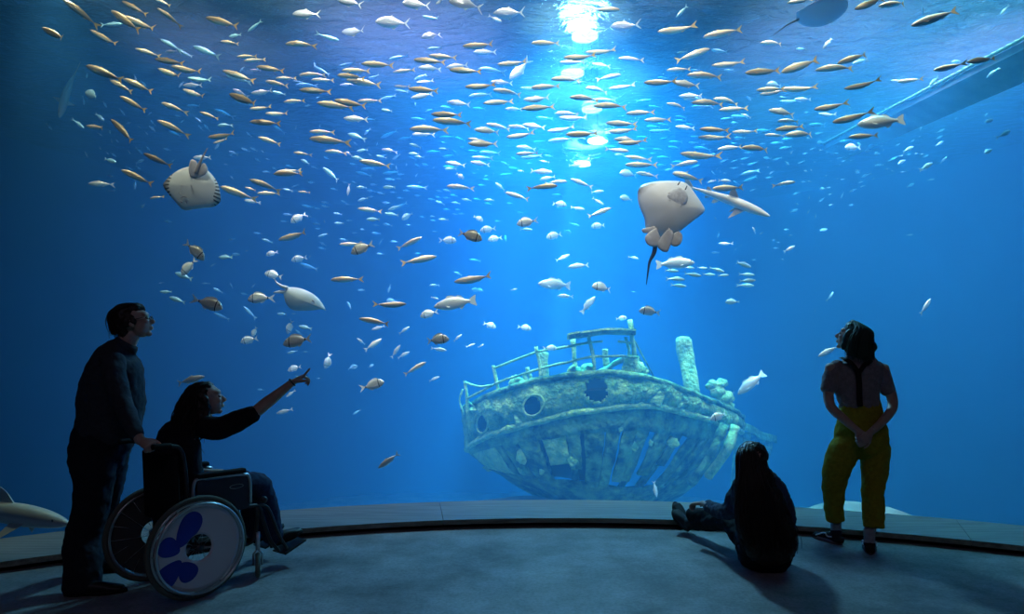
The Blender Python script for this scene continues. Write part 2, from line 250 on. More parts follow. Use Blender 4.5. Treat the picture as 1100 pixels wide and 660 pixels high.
FISH = """
m 67.2 -0.7 104 24.7
m 45.1 29.8 74.9 45.1
m 96.7 32 128 50.9
m 119.3 11.3 150.5 33.2
m 131.6 16.7 170.8 36.4
m 130.9 1.2 158.5 16
m 92.4 70.5 132.4 86.5
m 118.1 86.1 142.3 99.1
m 132.4 84.4 164.1 98.8
g 131.6 25.5 107.6 26.9
f 93.1 84.4 93.8 78.5
f 157.1 93.1 152 87.3
f 146.9 88 144 80
m 145 52.1 172.9 60.9
m 164.3 -2.9 183.2 6.5
m 168.9 9 194.5 26.2
m 221 18.9 255.9 28.4
g 172.3 42.2 193.4 52.4
g 191.9 53.8 208.6 63.3
s 177.4 56 191.9 55.3
m 166.5 63.3 197.7 68.4
m 183.9 71 218.8 80.7
m 169.4 73.5 197.7 85.8
g 207.6 49.5 237 61.8
m 237 44.4 256.6 47.3
f 245.7 39.3 259.5 37.1
g 266.1 34.2 281.4 21.8
m 254.5 61.1 276.3 60.4
m 261.7 65.5 285.7 64
s 268.3 75.3 280.6 75.6
m 275.5 71.6 305.4 76.4
m 295.9 84.1 318.7 84.1
m 285 87.3 309.7 92.4
m 239.2 75.9 274.1 87.3
g 242.8 80.7 267.5 87.3
g 201.4 83.6 229.7 88.7
s 196.3 91.6 217.4 91.6
f 191.9 94.5 197.7 87.3
m 306.5 47.3 336.8 46.5
f 257.4 77.1 263.2 71.3
t 361.3 -1.5 389.6 5.8
t 314 15.3 344.5 15.3
t 431.8 3.2 462.4 6.5
t 403 23.3 440.8 25.5
t 367.1 34.2 393.7 35.6
g 364.2 43.6 340.2 37.1
g 453.6 17.5 472.5 21.8
t 452.2 40.7 474 34.2
g 458 53.1 475.5 50.9
g 417.3 64 439.1 59.6
g 363.5 71.3 383.8 67.6
m 367.1 75.6 397.6 76.4
m 388.2 68.4 423.1 70.5
m 421.9 77.8 446.1 74.9
m 444.2 64 478.7 67.1
m 460.3 59.8 490.7 62.3
s 449.3 72.7 474 72.7
m 321.3 80.7 348.9 79.3
m 334.1 85.8 359.1 86.5
m 362 80.7 392.5 82.9
m 372.2 85.8 409.3 91.6
s 364.9 91.3 379.5 90.2
g 336.5 71.3 354.7 80.7
f 337.3 66.9 338.7 72.7
g 314 87.3 325.6 88.7
g 316.9 91.6 340.2 90.2
m 423.8 92.4 440.5 94.5
m 438.7 95.3 470.9 97.9
g 394.7 84.4 408.5 81.5
g 444.9 85.8 458 78.5
s 447.8 88.7 466 88.4
t 468.2 4.4 475.5 0
t 482.3 1.2 518.3 5.8
t 529.9 14.5 564.1 15.3
s 539.4 23.3 524.8 18.2
m 496.9 49.5 531.4 49.5
s 508.5 56 533.5 56
m 534.3 69.1 564.8 68.4
t 547.4 85.1 568.5 66.9
s 479 72.7 503 69.8
m 482.6 74.9 517.5 77.1
g 513.9 73.5 542.3 77.1
s 527 88 551 89.5
m 499.4 93.1 532.8 93.8
m 570.6 46.3 601.2 46.5
m 605.5 61.8 638.1 62.5
m 601.2 67.2 628.8 67.6
m 591.7 85.1 623 83.6
m 569.9 94.5 601.9 92.4
g 613.5 90.2 631 87.3
m 666.1 10.2 636 10.5
t 655.6 29.1 685.9 28.4
m 706.3 34.2 744.4 32
m 755 40 797.3 31.3
m 762.5 52.4 725.5 65.5
m 628.7 56 660.7 57.5
m 664.1 62.8 692 64.7
s 636 68.4 655.6 71.3
m 667.3 80 640.4 85.8
g 670.2 74.9 654.2 74.5
g 726.2 18.9 738.5 5.8
g 726.9 56.7 738.5 55.3
g 764 53.8 782.2 56
m 715.7 75.6 742.2 74.2
m 737.8 80.7 777.1 80.7
m 764.4 70.5 798 69.1
g 741.5 75.6 753.1 74.9
m 691.3 88.7 726.9 89.5
s 722.5 88 751.6 92.4
m 628.7 94.5 654.2 96.7
m 654.2 95.3 681.8 93.1
g 706.5 82.9 718.2 84.4
g 777.8 75.6 788 75.6
m 845.4 3.6 872.3 -1.5
t 881 5.8 904.3 7.3
m 918.1 9.9 949.4 -2.2
m 816.3 46.3 842.5 45.4
s 883.9 52.4 894.1 39.3
g 854.8 52.4 866.5 52.4
m 800.3 78.5 838.1 75.6
m 839.1 77.8 878.8 64
m 875.5 75.6 918.8 68.4
m 899.2 68.4 934.8 56
s 915.9 68.4 932.6 63.3
B 822.8 90.9 841 90.9
m 906.5 95.3 944.3 89.5
m 943.2 7 977.1 0.7
f 990.9 16 992.4 4.4
m 978.5 27.9 1028.7 10.9
f 1074.5 16 1082.5 6.5
m 1002.8 75.6 1033.1 69.5
g 1021.5 66.9 1034.5 64
m 1038.6 66.6 1069.5 62.5
s 956.7 86.5 967.6 87.3
m 964 88 989.5 85.8
f 998.2 92.4 1008.4 82.2
f 1059.3 84.4 1073.1 71.3
f 1080.4 77.1 1087.6 73.5
f 1062.2 93.8 1070.2 88
f 1071.6 94.5 1076 88
f 1027.3 88 1030.9 82.2
B 91.6 98.7 107.6 106
f 90.2 113.3 90.2 103.8
f 114.9 115.5 110.5 108.9
f 134.5 124.2 128 116.2
f 112 130 102.5 122
f 90.2 138 79.3 128.5
f 56 139.7 49.5 132.2
m 92.4 135.1 114.9 138.7
f 118.5 143.8 117.1 138.7
f 109.8 146 105.5 143.1
m 128.7 103.4 157.1 119.1
m 119.3 128.1 146.2 154
f 141.1 131.5 133.8 133.6
f 151.3 138 147.6 135.1
f 159.3 145.3 155.6 140.9
f 141.1 148.2 135.3 145.3
f 128 153.3 122.9 148.9
f 120.7 154 119.3 149.6
f 108.4 161.3 106.9 157.6
f 94.5 169.3 90.9 162.7
f 125.1 168.5 117.8 163.5
f 117.1 166.4 113.5 162.7
f 125.1 174.4 112 170.7
f 140.4 165.6 137.5 161.3
f 153.5 166.4 146.9 159.1
f 154.9 171.5 145.5 175.8
f 151.3 182.4 145.5 178
f 143.3 183.1 135.3 179.5
m 129.9 182.4 164.1 198.1
m 154 164.9 184.7 178.7
m 196 95.8 222.5 106.7
m 173 110.4 198.5 119.8
m 168.6 129.3 201.4 143.8
g 181 140.9 194.8 146.7
m 214.5 120.3 234.8 127.8
g 230.5 117.6 250.1 124.9
g 200.6 113.3 218.1 115.5
f 187.5 124.2 194.8 125.6
f 193.4 132.2 198.5 128.5
f 209.4 126.4 218.1 132.9
f 218.8 133.6 225.4 140.2
f 213 134.4 218.8 140.9
f 159.9 135.1 167.9 142.4
f 161.4 128.5 165.7 134.4
f 162.8 120.5 158.5 124.2
f 233.4 135.1 248.6 133.6
s 250.1 95.8 265.4 103.1
m 246 100.9 280.6 114
g 248.6 104.5 271.9 114
s 269.7 100.2 293.7 98.7
f 292.3 98 306.8 102.4
m 267.8 116.9 293 116.9
m 285 122 311.2 124.2
m 268.3 130.7 301.7 132.9
g 293.7 135.1 305.4 143.1
m 304.6 109.6 327.9 108.2
m 223.2 147.5 254.5 146
m 229 154 245.7 150.4
f 230.5 160.5 237.7 152.5
f 264.6 141.6 269.7 146.7
m 277 147.5 301.7 155.5
f 258.8 159.1 268.3 162.7
f 268.3 158.4 277 162.7
f 280.6 161.3 284.3 164.9
f 245.7 162.7 255.9 166.4
f 246.5 165.6 251.5 169.3
f 175.2 159.1 183.9 162
f 157 157.6 162.1 162.7
s 207.2 169.3 226.8 169.3
f 187.5 171.5 182.5 175.1
f 240.6 175.8 245 177.3
f 273.4 170 279.9 174.4
f 285 170 290.1 172.2
f 292.3 179.5 297.4 183.1
f 306.8 177.3 315.5 180.2
f 281.4 184.5 290.8 185.3
m 295.9 185.3 324 183.1
m 321.3 96.5 356.2 98.7
m 340.2 110.4 380.2 116.2
m 359.1 107.5 393.3 114
m 383.8 108.9 410 108.2
s 369 127.1 395.5 128.5
g 392.5 127.8 403.5 128.5
g 423.8 97.3 439.1 98.7
s 441.3 105.3 465.3 100.9
g 408.5 106.7 426 102.4
f 446.4 114 445.6 108.9
f 409.3 117.6 422.4 120.5
g 441.3 127.1 458 128.5
m 463.1 122.7 496.4 123.5
m 439.7 138.7 479.4 138.7
s 442.7 144.5 466.7 142.4
m 464.5 129 506.6 132.2
m 332.2 141.6 359.8 142.4
m 332.2 148.9 372.9 152.5
f 343.1 137.3 343.8 132.9
f 316.9 139.5 318.4 135.1
f 373.6 143.8 391.1 148.2
f 391.1 145.3 397.6 137.3
f 391.8 153.3 391.1 148.2
m 348.9 162.7 370.7 162.7
s 371.5 162.7 378 167.1
m 315.2 164.2 333.6 166.4
m 385.6 172.9 419.5 178.7
f 377.3 168.5 392.5 171.5
f 383.1 162.7 395.5 160.5
s 409.7 160.5 426 162
g 408.5 148.2 427.5 140.2
f 404.2 156.9 406.4 151.1
g 426 151.1 442 146.7
f 439.8 154.7 452.9 158.4
g 458 163.5 474 162.7
f 439.1 168.5 447.1 171.5
f 444.9 175.8 451.5 179.5
f 452.9 175.8 461.6 178.7
f 395.5 164.9 399.8 168.5
f 403.5 167.1 415.8 170
f 396.9 180.2 404.2 183.1
f 347.5 168.5 354.7 171.5
f 322.7 171.5 332.9 176.5
f 333.6 178.7 341.6 181.6
f 375.1 175.8 383.8 177.3
f 418.7 175.8 423.8 177.3
f 426 183.1 425.3 177.3
f 436.2 178.7 436.9 175.1
f 465.3 181.6 466.7 178
f 438.4 164.9 450.7 165.6
f 444.9 168.5 456.5 169.3
f 348.9 181.6 354.7 185.3
f 408.5 168.5 415.8 165.6
f 421.6 171.5 430.4 165.6
f 338.7 106 343.8 103.8
f 327.1 114 335.1 113.3
f 456.5 120.5 463.8 116.9
f 379.5 152.5 383.8 155.5
m 529.2 96.5 561.2 100.9
g 503 103.8 529.2 100.2
m 519 111.1 551.7 108.9
s 480.5 109.6 505.2 112.5
g 472.5 114.7 488.5 116.2
g 507.4 116.2 521.9 116.9
s 562.3 106.7 591 107.5
s 542.3 116.9 561.2 117.6
m 560.5 116.9 596.1 114.7
m 611.4 104.5 643.9 105.3
m 596.1 122 623 122
m 600.5 126.4 629.5 128.5
m 521.9 133.3 547.4 137.3
m 545.2 135.8 569.9 137.3
s 561.2 133.6 585.9 137.3
s 509.1 139.2 537.2 140.9
m 543.7 147.5 573.5 145.3
m 588.1 140.9 616.5 139.5
m 607.7 144.5 641.8 144.5
g 588.8 151.8 616.5 149.6
m 502.3 148.9 523.4 152.5
s 502.3 154 535 154.7
f 493.5 158.4 501.5 159.1
f 486.3 161.3 491.4 166.4
g 471 148.2 488.5 146.7
g 488.5 147.5 500.1 151.1
f 473.9 152.5 479.7 154
f 471 159.8 481.9 160.5
g 475.4 168.5 488.5 167.1
g 514.6 163.5 537.9 164.9
g 502.3 162 513.2 162.7
g 505.9 169.3 530.6 170
s 505.2 174.1 526.3 177.3
s 478.3 174.4 500.1 178
g 475.4 178.7 491.4 180.2
s 554.6 157.6 575.7 159.8
m 554.2 165.6 578.6 164.9
g 559.7 169.3 583 168.5
f 548.8 168.5 555.4 172.2
f 537.9 173.6 546.6 178
g 572.8 152.5 585.9 152.5
g 578.6 160.5 588.1 161.3
g 624.5 162 603.4 159.8
f 606.3 164.2 610.6 168.5
f 617.2 167.8 624.5 170.7
s 625.2 177.3 610.6 178.7
s 580.1 172.9 590.3 174.4
g 545.9 180.2 558.3 181.6
f 555.4 183.1 562.6 183.1
f 565.5 175.8 571.4 175.1
f 511.7 181.6 514.6 183.1
g 571.4 184.5 593.2 183.8
f 584.5 167.1 594.6 168.5
g 575.7 126.4 594.6 127.8
g 558.3 94.4 584.5 97.3
m 637 114 673.1 111.8
g 636.7 107.5 662.9 107.5
m 672.4 122 703.6 120.5
m 692 129.3 721.1 128.5
m 650.5 132.2 684.7 133.6
m 653 141.6 684 140.9
s 659.3 149.6 687.6 150.4
m 663.6 153.6 694.2 154
m 676 162.7 649.8 161.3
g 699.3 107.5 682.5 108.9
m 716 111.1 737.8 114.7
s 729.1 103.1 754.5 103.1
g 734.2 106.7 760.4 105.3
m 742.6 110.4 779.3 108.9
m 766.2 106 795.9 108.9
g 742.9 114.7 766.2 114
m 772 118.4 803.9 116.2
g 696.4 114 710.9 116.2
g 725.5 124.9 739.3 127.1
g 724.7 129.3 737.8 130
s 725.2 135.8 746.5 138
g 737.1 132.9 747.3 134.4
g 694.2 135.8 709.5 136.5
g 697.1 140.9 719.6 141.6
g 706.5 132.2 716.7 135.1
g 708 149.6 717.5 148.2
g 718.2 152.5 733.5 152.5
g 717.5 157.6 731.3 159.1
g 700.7 160.5 715.3 161.3
g 683.3 147.5 699.3 148.2
g 697.8 164.9 705.1 164.9
g 705.1 169.3 722.5 168.5
g 739.3 153.3 750.2 154
g 741.5 146.7 750.2 146.7
g 745.1 158.4 764.7 159.8
f 706.5 177.3 715.3 178
f 713.8 183.1 724 181.6
m 751.3 138.7 783.6 140.2
m 749.9 147.5 782.2 149.6
m 770.8 160.5 797.3 157.6
m 730.5 164.9 771.3 170.7
m 671.6 168.5 697.8 172.2
m 671.3 177.3 706.5 177.3
m 749.9 173.6 723.3 178
g 721.1 174.4 735.6 172.9
g 751.6 177.3 741.5 180.2
g 773.5 128.5 788 126.4
m 684.7 185.3 697.8 186
m 722.5 185.3 738.5 186
f 630.9 172.9 628 169.3
g 636.7 170.7 646.9 170
f 654.2 151.1 645.5 145.3
f 761.1 166.4 770.5 165.6
f 773.5 174.4 782.2 171.5
f 783.6 180.2 788 181.6
f 745.8 184.5 746.5 182.4
f 765.5 184.5 764.7 181.6
f 769.1 183.1 771.3 180.2
f 753.1 155.5 758.9 155.5
f 774.9 177.3 773.5 172.9
f 660 166.4 671.6 165.6
g 649.8 157.6 662.9 158.4
f 686.2 159.8 694.9 161.3
m 812.3 97 843.2 95.1
m 816.3 101.6 843.2 98.7
m 840.3 95.5 875.2 97.3
f 806.8 108.2 801.7 102.4
s 853.1 106.7 871.5 106.7
g 838.1 108.9 857.7 109.6
f 837.4 103.8 843.2 104.5
s 825.4 118.4 855.5 121.3
m 874.5 117.6 907.2 113.3
s 879.3 122 896.3 124.9
B 863.5 121.3 869.4 120.5
B 911.5 115.5 915.2 117.6
m 894.1 131.5 934.1 122.7
T 920.3 133.6 971.9 128.5
m 835.2 130 860.6 130
m 832.7 139.5 863.5 135.8
m 821.4 145 843.2 146
m 843.2 145.3 877.4 141.6
m 786.7 142.1 811.9 142.4
g 812.6 140.2 828.6 140.2
g 868.6 134.4 889.7 133.6
g 875.2 143.8 884.6 142.4
m 796.3 158.7 828.6 159.1
m 911.3 147.5 943.5 145.3
b 907.2 158.4 924.6 158.4
B 920.3 154 925.4 155.5
s 795.9 122.7 807.5 125.6
g 785 124.9 803.9 125.6
B 785 132.2 793 132.2
f 803.2 133.6 806.1 132.9
g 787.9 148.2 801 148.2
g 785 154 792.3 154
g 827.2 154 841.7 153.3
g 837.4 159.8 851.2 157.6
g 840.3 149.6 851.9 148.9
B 849 165.6 851.9 161.3
f 815.5 154.7 822.8 154
f 806.8 152.5 810.5 153.3
g 798.8 164.2 809.7 164.2
B 877.4 153.3 884.6 153.3
B 866.5 148.2 870.8 148.9
B 847.5 177.3 843.2 172.9
g 829.4 172.2 840.3 169.3
g 857 175.8 864.3 172.9
f 869.4 161.3 876.6 158.4
f 862.1 165.6 867.9 164.2
B 879.5 161.3 883.9 161.3
f 886.8 164.2 889.7 163.5
f 873.7 174.4 876.6 173.6
B 824.3 180.2 825.7 178.7
g 795.2 171.5 805.4 169.3
g 802.5 177.3 814.1 174.4
g 808.3 184.5 817 181.6
B 863.5 183.1 867.9 184.5
B 870.8 181.6 872.3 184.5
f 901.4 177.3 903.5 176.5
f 891.2 172.9 893.4 172.9
f 898.5 170.7 905.7 169.3
f 903.5 173.6 908.6 172.9
f 913 172.9 915.2 172.2
g 911.5 165.6 915.2 165.6
f 898.5 156.2 899.9 158.4
g 901.4 152.5 915.9 150.4
f 819.9 169.3 828.6 170.7
g 785 174.4 792.3 171.5
g 785 180.9 792.3 180.2
f 795.2 175.8 799.5 177.3
B 827.2 185.3 830.8 185.3
f 896.3 164.9 901.4 164.2
B 931.9 158.4 942.1 155.5
B 929 162.7 936.3 162
B 939.2 165.6 945 164.2
f 942.8 172.9 945 172.2
f 939.2 178 945 177.3
f 918.8 183.1 924.6 183.1
B 934.8 111.8 937 113.3
g 1011.3 106.3 992.4 106
B 983.6 117.6 982.9 123.5
f 1013.5 114.7 1004.7 120.5
f 1032.4 111.8 1025.1 116.9
f 1044 98.7 1039.6 101.6
f 1050.5 97.3 1046.2 100.2
f 1027.3 125.6 1026.5 129.3
f 977.1 133.6 974.9 131.5
f 989.5 134.4 988.7 140.2
f 1014.9 138.7 1006.2 142.4
f 1012.7 146 1004.7 149.6
f 1013.5 151.8 1004.7 156.9
f 1061.5 121.3 1056.4 125.6
f 1067.3 128.1 1054.2 133.3
f 1085.5 140.2 1073.8 147.5
f 1065.8 160.5 1052.7 166.4
f 956 147.5 949.5 151.1
f 966.9 154 961.1 157.6
f 982.9 149.6 977.1 153.3
f 988.7 146 986.5 148.2
f 981.5 157.6 969.8 163.5
f 977.8 165.6 973.5 167.1
B 982.2 165.6 986.5 164.2
f 991.6 164.9 988 167.1
f 997.5 166.4 990.2 170
f 1017.1 168.5 1009.8 175.8
f 1001.8 175.1 987.3 183.1
f 972.7 172.2 961.8 177.3
g 964 168.5 953.8 173.6
f 970.5 167.1 964.7 168.5
f 948.7 156.2 945.8 157.6
f 948 162.7 949.5 159.8
f 940 165.6 947.3 164.9
f 940.7 177.3 949.5 177.3
f 950.9 181.6 955.3 181.6
f 956.7 183.1 960.4 184.5
f 966.9 185.3 972.7 184.5
f 940 156.9 942.2 156.2
B 950.2 116.2 953.1 116.9
B 955.3 117.6 958.9 117.6
s 94.7 197.2 120.9 197.7
f 121.7 189.8 113.5 188.2
f 124.2 204.5 116 205.4
f 144.6 203.7 145.5 193.1
m 161 213.5 174.1 211.1
B 152 223.4 156.1 218.5
f 176.5 237.3 185.5 238.9
f 247.7 189 251 193.1
m 236.3 200.5 271.3 213.9
b 219.9 279 198.6 260.2
b 194.5 295.5 210.9 278.2
f 234.6 276.5 250.2 276.5
f 249.4 273.3 260 274.1
f 245.3 257.7 252.6 256.9
f 225.6 286.4 232.2 283.1
m 293.4 186.9 325.3 186.5
m 268 192.8 299.9 203.7
m 276.2 207.8 300.7 208.1
m 263.1 201.3 276.2 205.4
s 262.3 215.2 278.6 217.6
f 303.2 202.9 314.6 205.4
g 313 201.3 320.4 198
m 320 206.2 333.1 207
g 346.5 180 366.2 195.5
f 330.2 195.5 339.2 197.2
f 377.6 194.7 383.4 197.2
f 367.8 195.5 374.4 197.2
s 373.5 210.3 375.2 197.2
f 382.5 201.3 394.8 201.3
f 354.7 202.1 362.9 204.5
g 381.7 184.9 398.9 188.2
g 387.5 181.6 402.2 180.8
g 410.4 186.5 428.4 184.9
f 413.6 192.3 423.5 193.1
f 394 204.5 402.2 206.2
f 404.6 207 413.6 208.6
f 411.2 201.3 425.1 201.3
f 418.5 206.2 425.9 207
f 397.3 198 405.5 198.8
f 384.2 216 395.6 212.7
f 395.6 211.9 402.2 211.1
g 323.6 220.1 338.4 224.2
f 337.5 223.4 345.7 225
f 344.9 216.8 353.1 218.5
f 344.9 220.9 353.9 222.9
b 312.2 238.9 328.5 229.1
f 304 229.9 313.8 231.5
f 300.7 237.3 309.7 238.9
f 329.4 231.5 336.7 234
f 335.9 240.2 344.1 240.9
f 338.4 245.5 345.7 246.3
f 348.2 236.5 349 240.5
m 299.1 257.7 332.6 250.4
f 341.6 254.5 352.3 251.2
f 343.3 260.2 350.6 264.3
f 341.6 265.9 349.8 267.5
f 272.1 250.4 281.9 251.2
f 281.1 256.9 293.4 261
f 263.1 270 267.2 269.2
b 285.7 274.1 298.3 270.8
b 313 279.8 330.2 276.5
f 331.8 277.4 334.3 274.1
m 384.2 224.2 410.4 227.5
f 366.2 215.2 372.7 218.5
f 371.1 219.3 376 220.1
f 358 229.1 367.8 230.7
f 371.1 236.5 377.6 237.3
f 358.8 239.7 370.3 240.5
f 393.2 235.6 409.5 236.5
f 411.2 240.5 421 242.2
f 410.4 217.6 420.2 218.5
f 412.8 229.1 428.4 231.5
f 416.9 225.8 430 220.9
f 400.5 241.4 407.9 243
f 386.6 246.3 392.4 247.1
f 398.9 250.4 408.7 251.2
f 418.5 259.4 428.4 260.2
f 403.8 272.5 412.8 273.6
f 364.5 256.9 374.4 258.5
f 377.6 250.4 384.2 250.4
m 364.5 262.6 389.1 262.6
b 376.8 271.6 401.4 261.8
f 407.1 263.5 410.4 256.1
f 426.5 187.4 434.7 187.4
f 420 184.9 428.2 184.9
f 420 192.3 424.1 193.1
f 424.9 192.3 432.3 192.3
f 446.2 190.6 448.6 185.7
f 447 196.4 454.4 196.4
f 477.3 181.6 490.4 180.8
b 498.5 192.3 489.5 185.7
g 436.4 200.5 459.3 202.1
f 432.3 204.5 440.5 205.4
f 444.5 210.3 452.7 210.8
f 468.3 204.5 475.6 206.2
f 475.6 203.7 484.6 206.2
f 483.8 209.5 492 210.3
f 459.3 213.5 467.5 215.2
f 467.5 211.1 474 212.7
f 475.6 212.7 483.8 212.7
f 467.5 216 478.1 219.3
f 484.6 217.6 495.3 218.5
f 496.1 214.4 507.5 215.2
f 508.4 213.5 517.4 215.2
f 519.8 215.2 531.3 215.2
f 519.8 218.5 528 219.3
f 425.7 212.7 433.1 212.7
f 513.3 198.8 521.5 199.6
f 518.2 192.3 526.4 193.9
f 519.8 189.8 524.7 188.2
g 420 225.8 438 217.6
B 431.5 235.6 443.7 229.1
f 420 229.9 428.2 232
f 450.3 232.4 456.8 234
f 461.7 236.5 469.1 237.3
f 461.7 232.4 467.5 232.7
f 470.7 235.6 482.2 236.5
f 475.6 225 483.8 225.5
f 485.5 229.9 492 230.7
f 492 229.9 499.4 229.9
f 488.7 225 495.3 225.8
f 436.4 241.4 442.1 242.2
f 464.2 248.7 470.7 249.5
f 531.3 237.3 537.8 238.1
m 479.7 200 508 202.1
s 532.1 196.4 542.7 204.5
m 542.4 207 568.1 214.4
f 555 228.3 562.4 229.1
f 544.4 218.5 550.9 218.5
g 537 188.2 552.5 187.4
f 529.6 188.2 530.5 184.9
f 506.7 186.5 511.6 186.5
s 555.8 183.3 563.2 184.1
s 593.5 185.2 569.7 183.6
m 599.2 199.6 567.3 201.3
s 579.5 193.1 596.7 189.8
b 519 237.3 508.4 232.4
b 490.4 258.5 472.4 258.5
b 518.2 256.9 492 249.5
b 515.7 247.9 532.9 245.5
b 523.9 257.7 539.5 255.3
f 543.5 260.2 542.7 252
b 555 240.5 577.1 237.3
f 572.2 247.1 558.3 246.3
b 586.9 255.3 604.6 250.7
m 453.5 254.9 426.5 267.5
m 469.1 275.7 430.6 283.1
g 503.5 279 516.5 279.8
f 444.5 272.5 452.7 272.5
m 609.3 195.1 586.7 195.5
m 612.9 192.3 636.6 201.3
B 665.3 185.7 685.7 187.4
m 683.3 185.7 707 189.8
m 722.2 186.5 756.1 193.1
s 648.9 205.4 634.2 207
s 648.6 220.1 636.1 212.7
m 656.8 223.4 630.9 234
s 628.5 225 612.9 222.9
b 608.8 220.1 593.3 218.5
b 635 243.8 650.5 241.4
B 613.7 250.4 605.5 247.1
g 622.7 243 611.3 239.7
g 592.5 209.5 605.5 209.5
B 665.6 211.9 680.8 214.4
s 612.1 273.3 596.5 281.5
s 610 287.2 633.4 283.9
s 686.5 278.2 675.1 275.7
T 746.3 281.5 704.5 284.7
f 732.4 258.5 732.4 254.5
s 785.4 194.7 771.5 193.9
s 760 196.4 769.8 193.1
g 795.2 188.2 817.3 181.6
g 798.5 195.5 814.8 189
f 805 205.4 812.4 202.9
f 822.2 191.5 829.5 190.6
f 826.3 187.4 830.4 184.1
f 764.1 183.3 767.4 188.2
f 773.1 183.3 773.9 185.7
f 776.4 186.5 780.5 185.7
g 787.8 194.7 794.4 198
f 787.8 204.5 793.5 205.4
m 764.9 202.9 798.5 201.3
m 854.6 195.5 830.4 198.8
f 886 189.8 889.3 187.4
B 918.7 184.9 925.3 185.7
f 925.3 190.6 934.3 186.5
f 936.7 193.1 940 191.5
f 859.8 195.5 866.4 195.5
f 867.2 194.7 872.1 195.5
f 898.3 192.3 901.5 191.5
f 902.4 193.1 908.1 192.3
f 922 196.4 928.5 194.7
f 923.6 201.3 929.4 198.8
f 912.2 206.2 921.2 202.9
B 880.3 202.9 887.6 202.9
f 887.6 202.1 893.4 201.3
f 889.3 209.5 895 207.8
f 879.5 216.8 886 212.7
f 903.2 213.5 906.5 206.2
f 868.8 214.4 869.3 210.3
f 890.1 220.9 895.8 219.3
f 911.4 220.9 918.7 219.3
f 857.4 225 848.4 228.3
f 867.2 229.9 869.6 225.8
f 875.4 234.8 876.5 229.9
f 888.9 246.3 878.6 248.7
f 858.2 220.1 854.1 218.5
f 851.6 209.5 858.2 207
f 767.4 233.2 769.8 236.5
s 808.3 243.8 812.4 251.2
f 770.6 256.1 773.1 248.7
s 771.5 261.8 787 262.6
f 815.6 252 820.5 249.5
f 833.6 261 838.5 260.2
f 828.7 258.5 832.8 257.7
f 830.4 266.7 836.9 266.7
f 841.8 247.1 847.5 246.3
f 846.7 252.8 851.6 252.8
s 854.1 264.3 841.8 270.8
f 764.1 271.6 773.1 271.6
f 838.5 278.2 842.6 279.8
s 806.6 286.4 789.5 281.5
f 807.5 279.8 812.4 279
f 788.6 269.2 791.9 266.7
f 795.2 265.1 796.8 262.6
f 980.9 252 973.2 252.8
f 982.2 197.2 974 201.3
f 1004.3 192.3 995.3 193.9
f 997.7 180 987.9 184.1
f 188 293.1 206.8 300.5
f 171.6 313.5 186.4 314.4
f 181.5 319.3 199.5 325.5
f 170 304.5 176.5 303.7
g 216.6 304.5 225.6 304.5
f 228.9 309.5 238.7 314.4
f 246.9 303.7 250.2 310.3
f 269.8 309.5 274.7 304.5
f 258.4 315.2 266.5 316.8
g 229.7 336.5 246.9 343.8
g 261.6 329.1 275.5 343
f 297.6 337.3 309.1 338.1
f 313.2 337.3 318.1 337.3
b 284.5 293.1 303.4 298
b 266.2 321.2 291.9 319.3
b 239.5 330.7 209.3 322.5
b 304.2 369.2 334.5 363.5
b 308.3 358.5 315.6 343.8
b 258.4 367.5 277.2 363.5
b 270.6 361.8 276.4 351.2
f 308.3 379.8 319.7 377.4
f 326.3 378.2 331.2 379
f 317.3 354.5 324.6 360.2
f 320.5 350.4 335.3 353.6
g 322.2 283.3 341.8 289.8
m 355.1 300.9 387.5 299.6
f 416.9 315.2 419.4 305.4
f 461.1 307 472.5 306.2
f 384.2 311.9 393.2 311.9
f 372.7 324.2 378.5 332.4
m 436.5 326.6 401.4 329.1
B 414.5 323.4 425.9 323.4
m 385.5 342.5 418.9 347.9
s 398.9 354.5 413.6 350.4
T 466 329.1 511.8 322.5
b 451.3 339.7 470.9 334.8
s 471.7 321.7 462.7 319.3
f 487.3 292.3 497.1 295.5
m 487.8 302.9 530.1 298
B 506.6 311.1 516.7 312.7
s 439.8 351.2 428.4 358.5
s 410 364.3 391.5 376.5
s 383.4 363.5 392.4 370.8
b 482.4 363.5 457 366.7
s 479.9 376.9 462.7 374.1
s 496.3 359.4 486.5 366.7
s 510.2 369.2 501.2 373.3
s 520 370 513.5 373.3
s 430 370.8 420.2 384.7
s 440.3 378.2 425.9 384.7
B 511.6 311.1 520.6 313.5
s 555.8 310.3 548.5 311.9
T 577.9 304.2 615.5 307
b 635.7 307 658.1 310.3
s 598.4 318 616.4 318.5
T 639.3 318.5 624.5 336.5
b 673.6 341.4 661.4 343
b 532.9 352 519 347.1
b 570.9 353.6 555.8 350.4
b 598.4 374.1 583.6 374.1
f 678.5 313.5 683.5 314.4
c 729.1 291.5 713.5 290.6
c 746.3 288.2 735.6 287.4
c 753.6 296.4 734.8 293.9
c 760.2 288.2 747.9 288.2
c 778.2 292.3 761.8 287.4
c 783.1 295.5 770.8 296.4
c 768.4 295.5 754.5 294.7
c 735.6 300.5 716.8 298.8
c 737.6 307.8 720.1 306.2
c 806.8 287.4 789.6 281.6
c 810.9 295.5 792.9 294.7
c 811.7 301.3 793.7 302.1
c 810.1 307 792.1 306.2
b 686.5 333.2 709.5 336.5
B 779 324.2 794.5 325
f 895.2 313.5 889.5 323.4
s 999.9 320.9 988.5 338.1
f 875.5 335.6 875.5 332.4
s 878.8 383.1 900.1 371.6
s 219.9 404.5 188.8 411.9
b 308.8 398 323.8 393.9
s 307.5 426.6 317.3 419.3
s 296.8 444.6 314.8 439.7
f 317.3 403.7 322.2 406.2
f 340.2 407 345.1 407
f 276.4 418.5 283.7 419.3
b 349.8 396.4 353.9 380
B 384.2 393.1 373.5 396.4
B 401.4 391.5 395.6 395.5
m 457.8 389 434.1 402.9
s 472.2 404.9 459.9 409.5
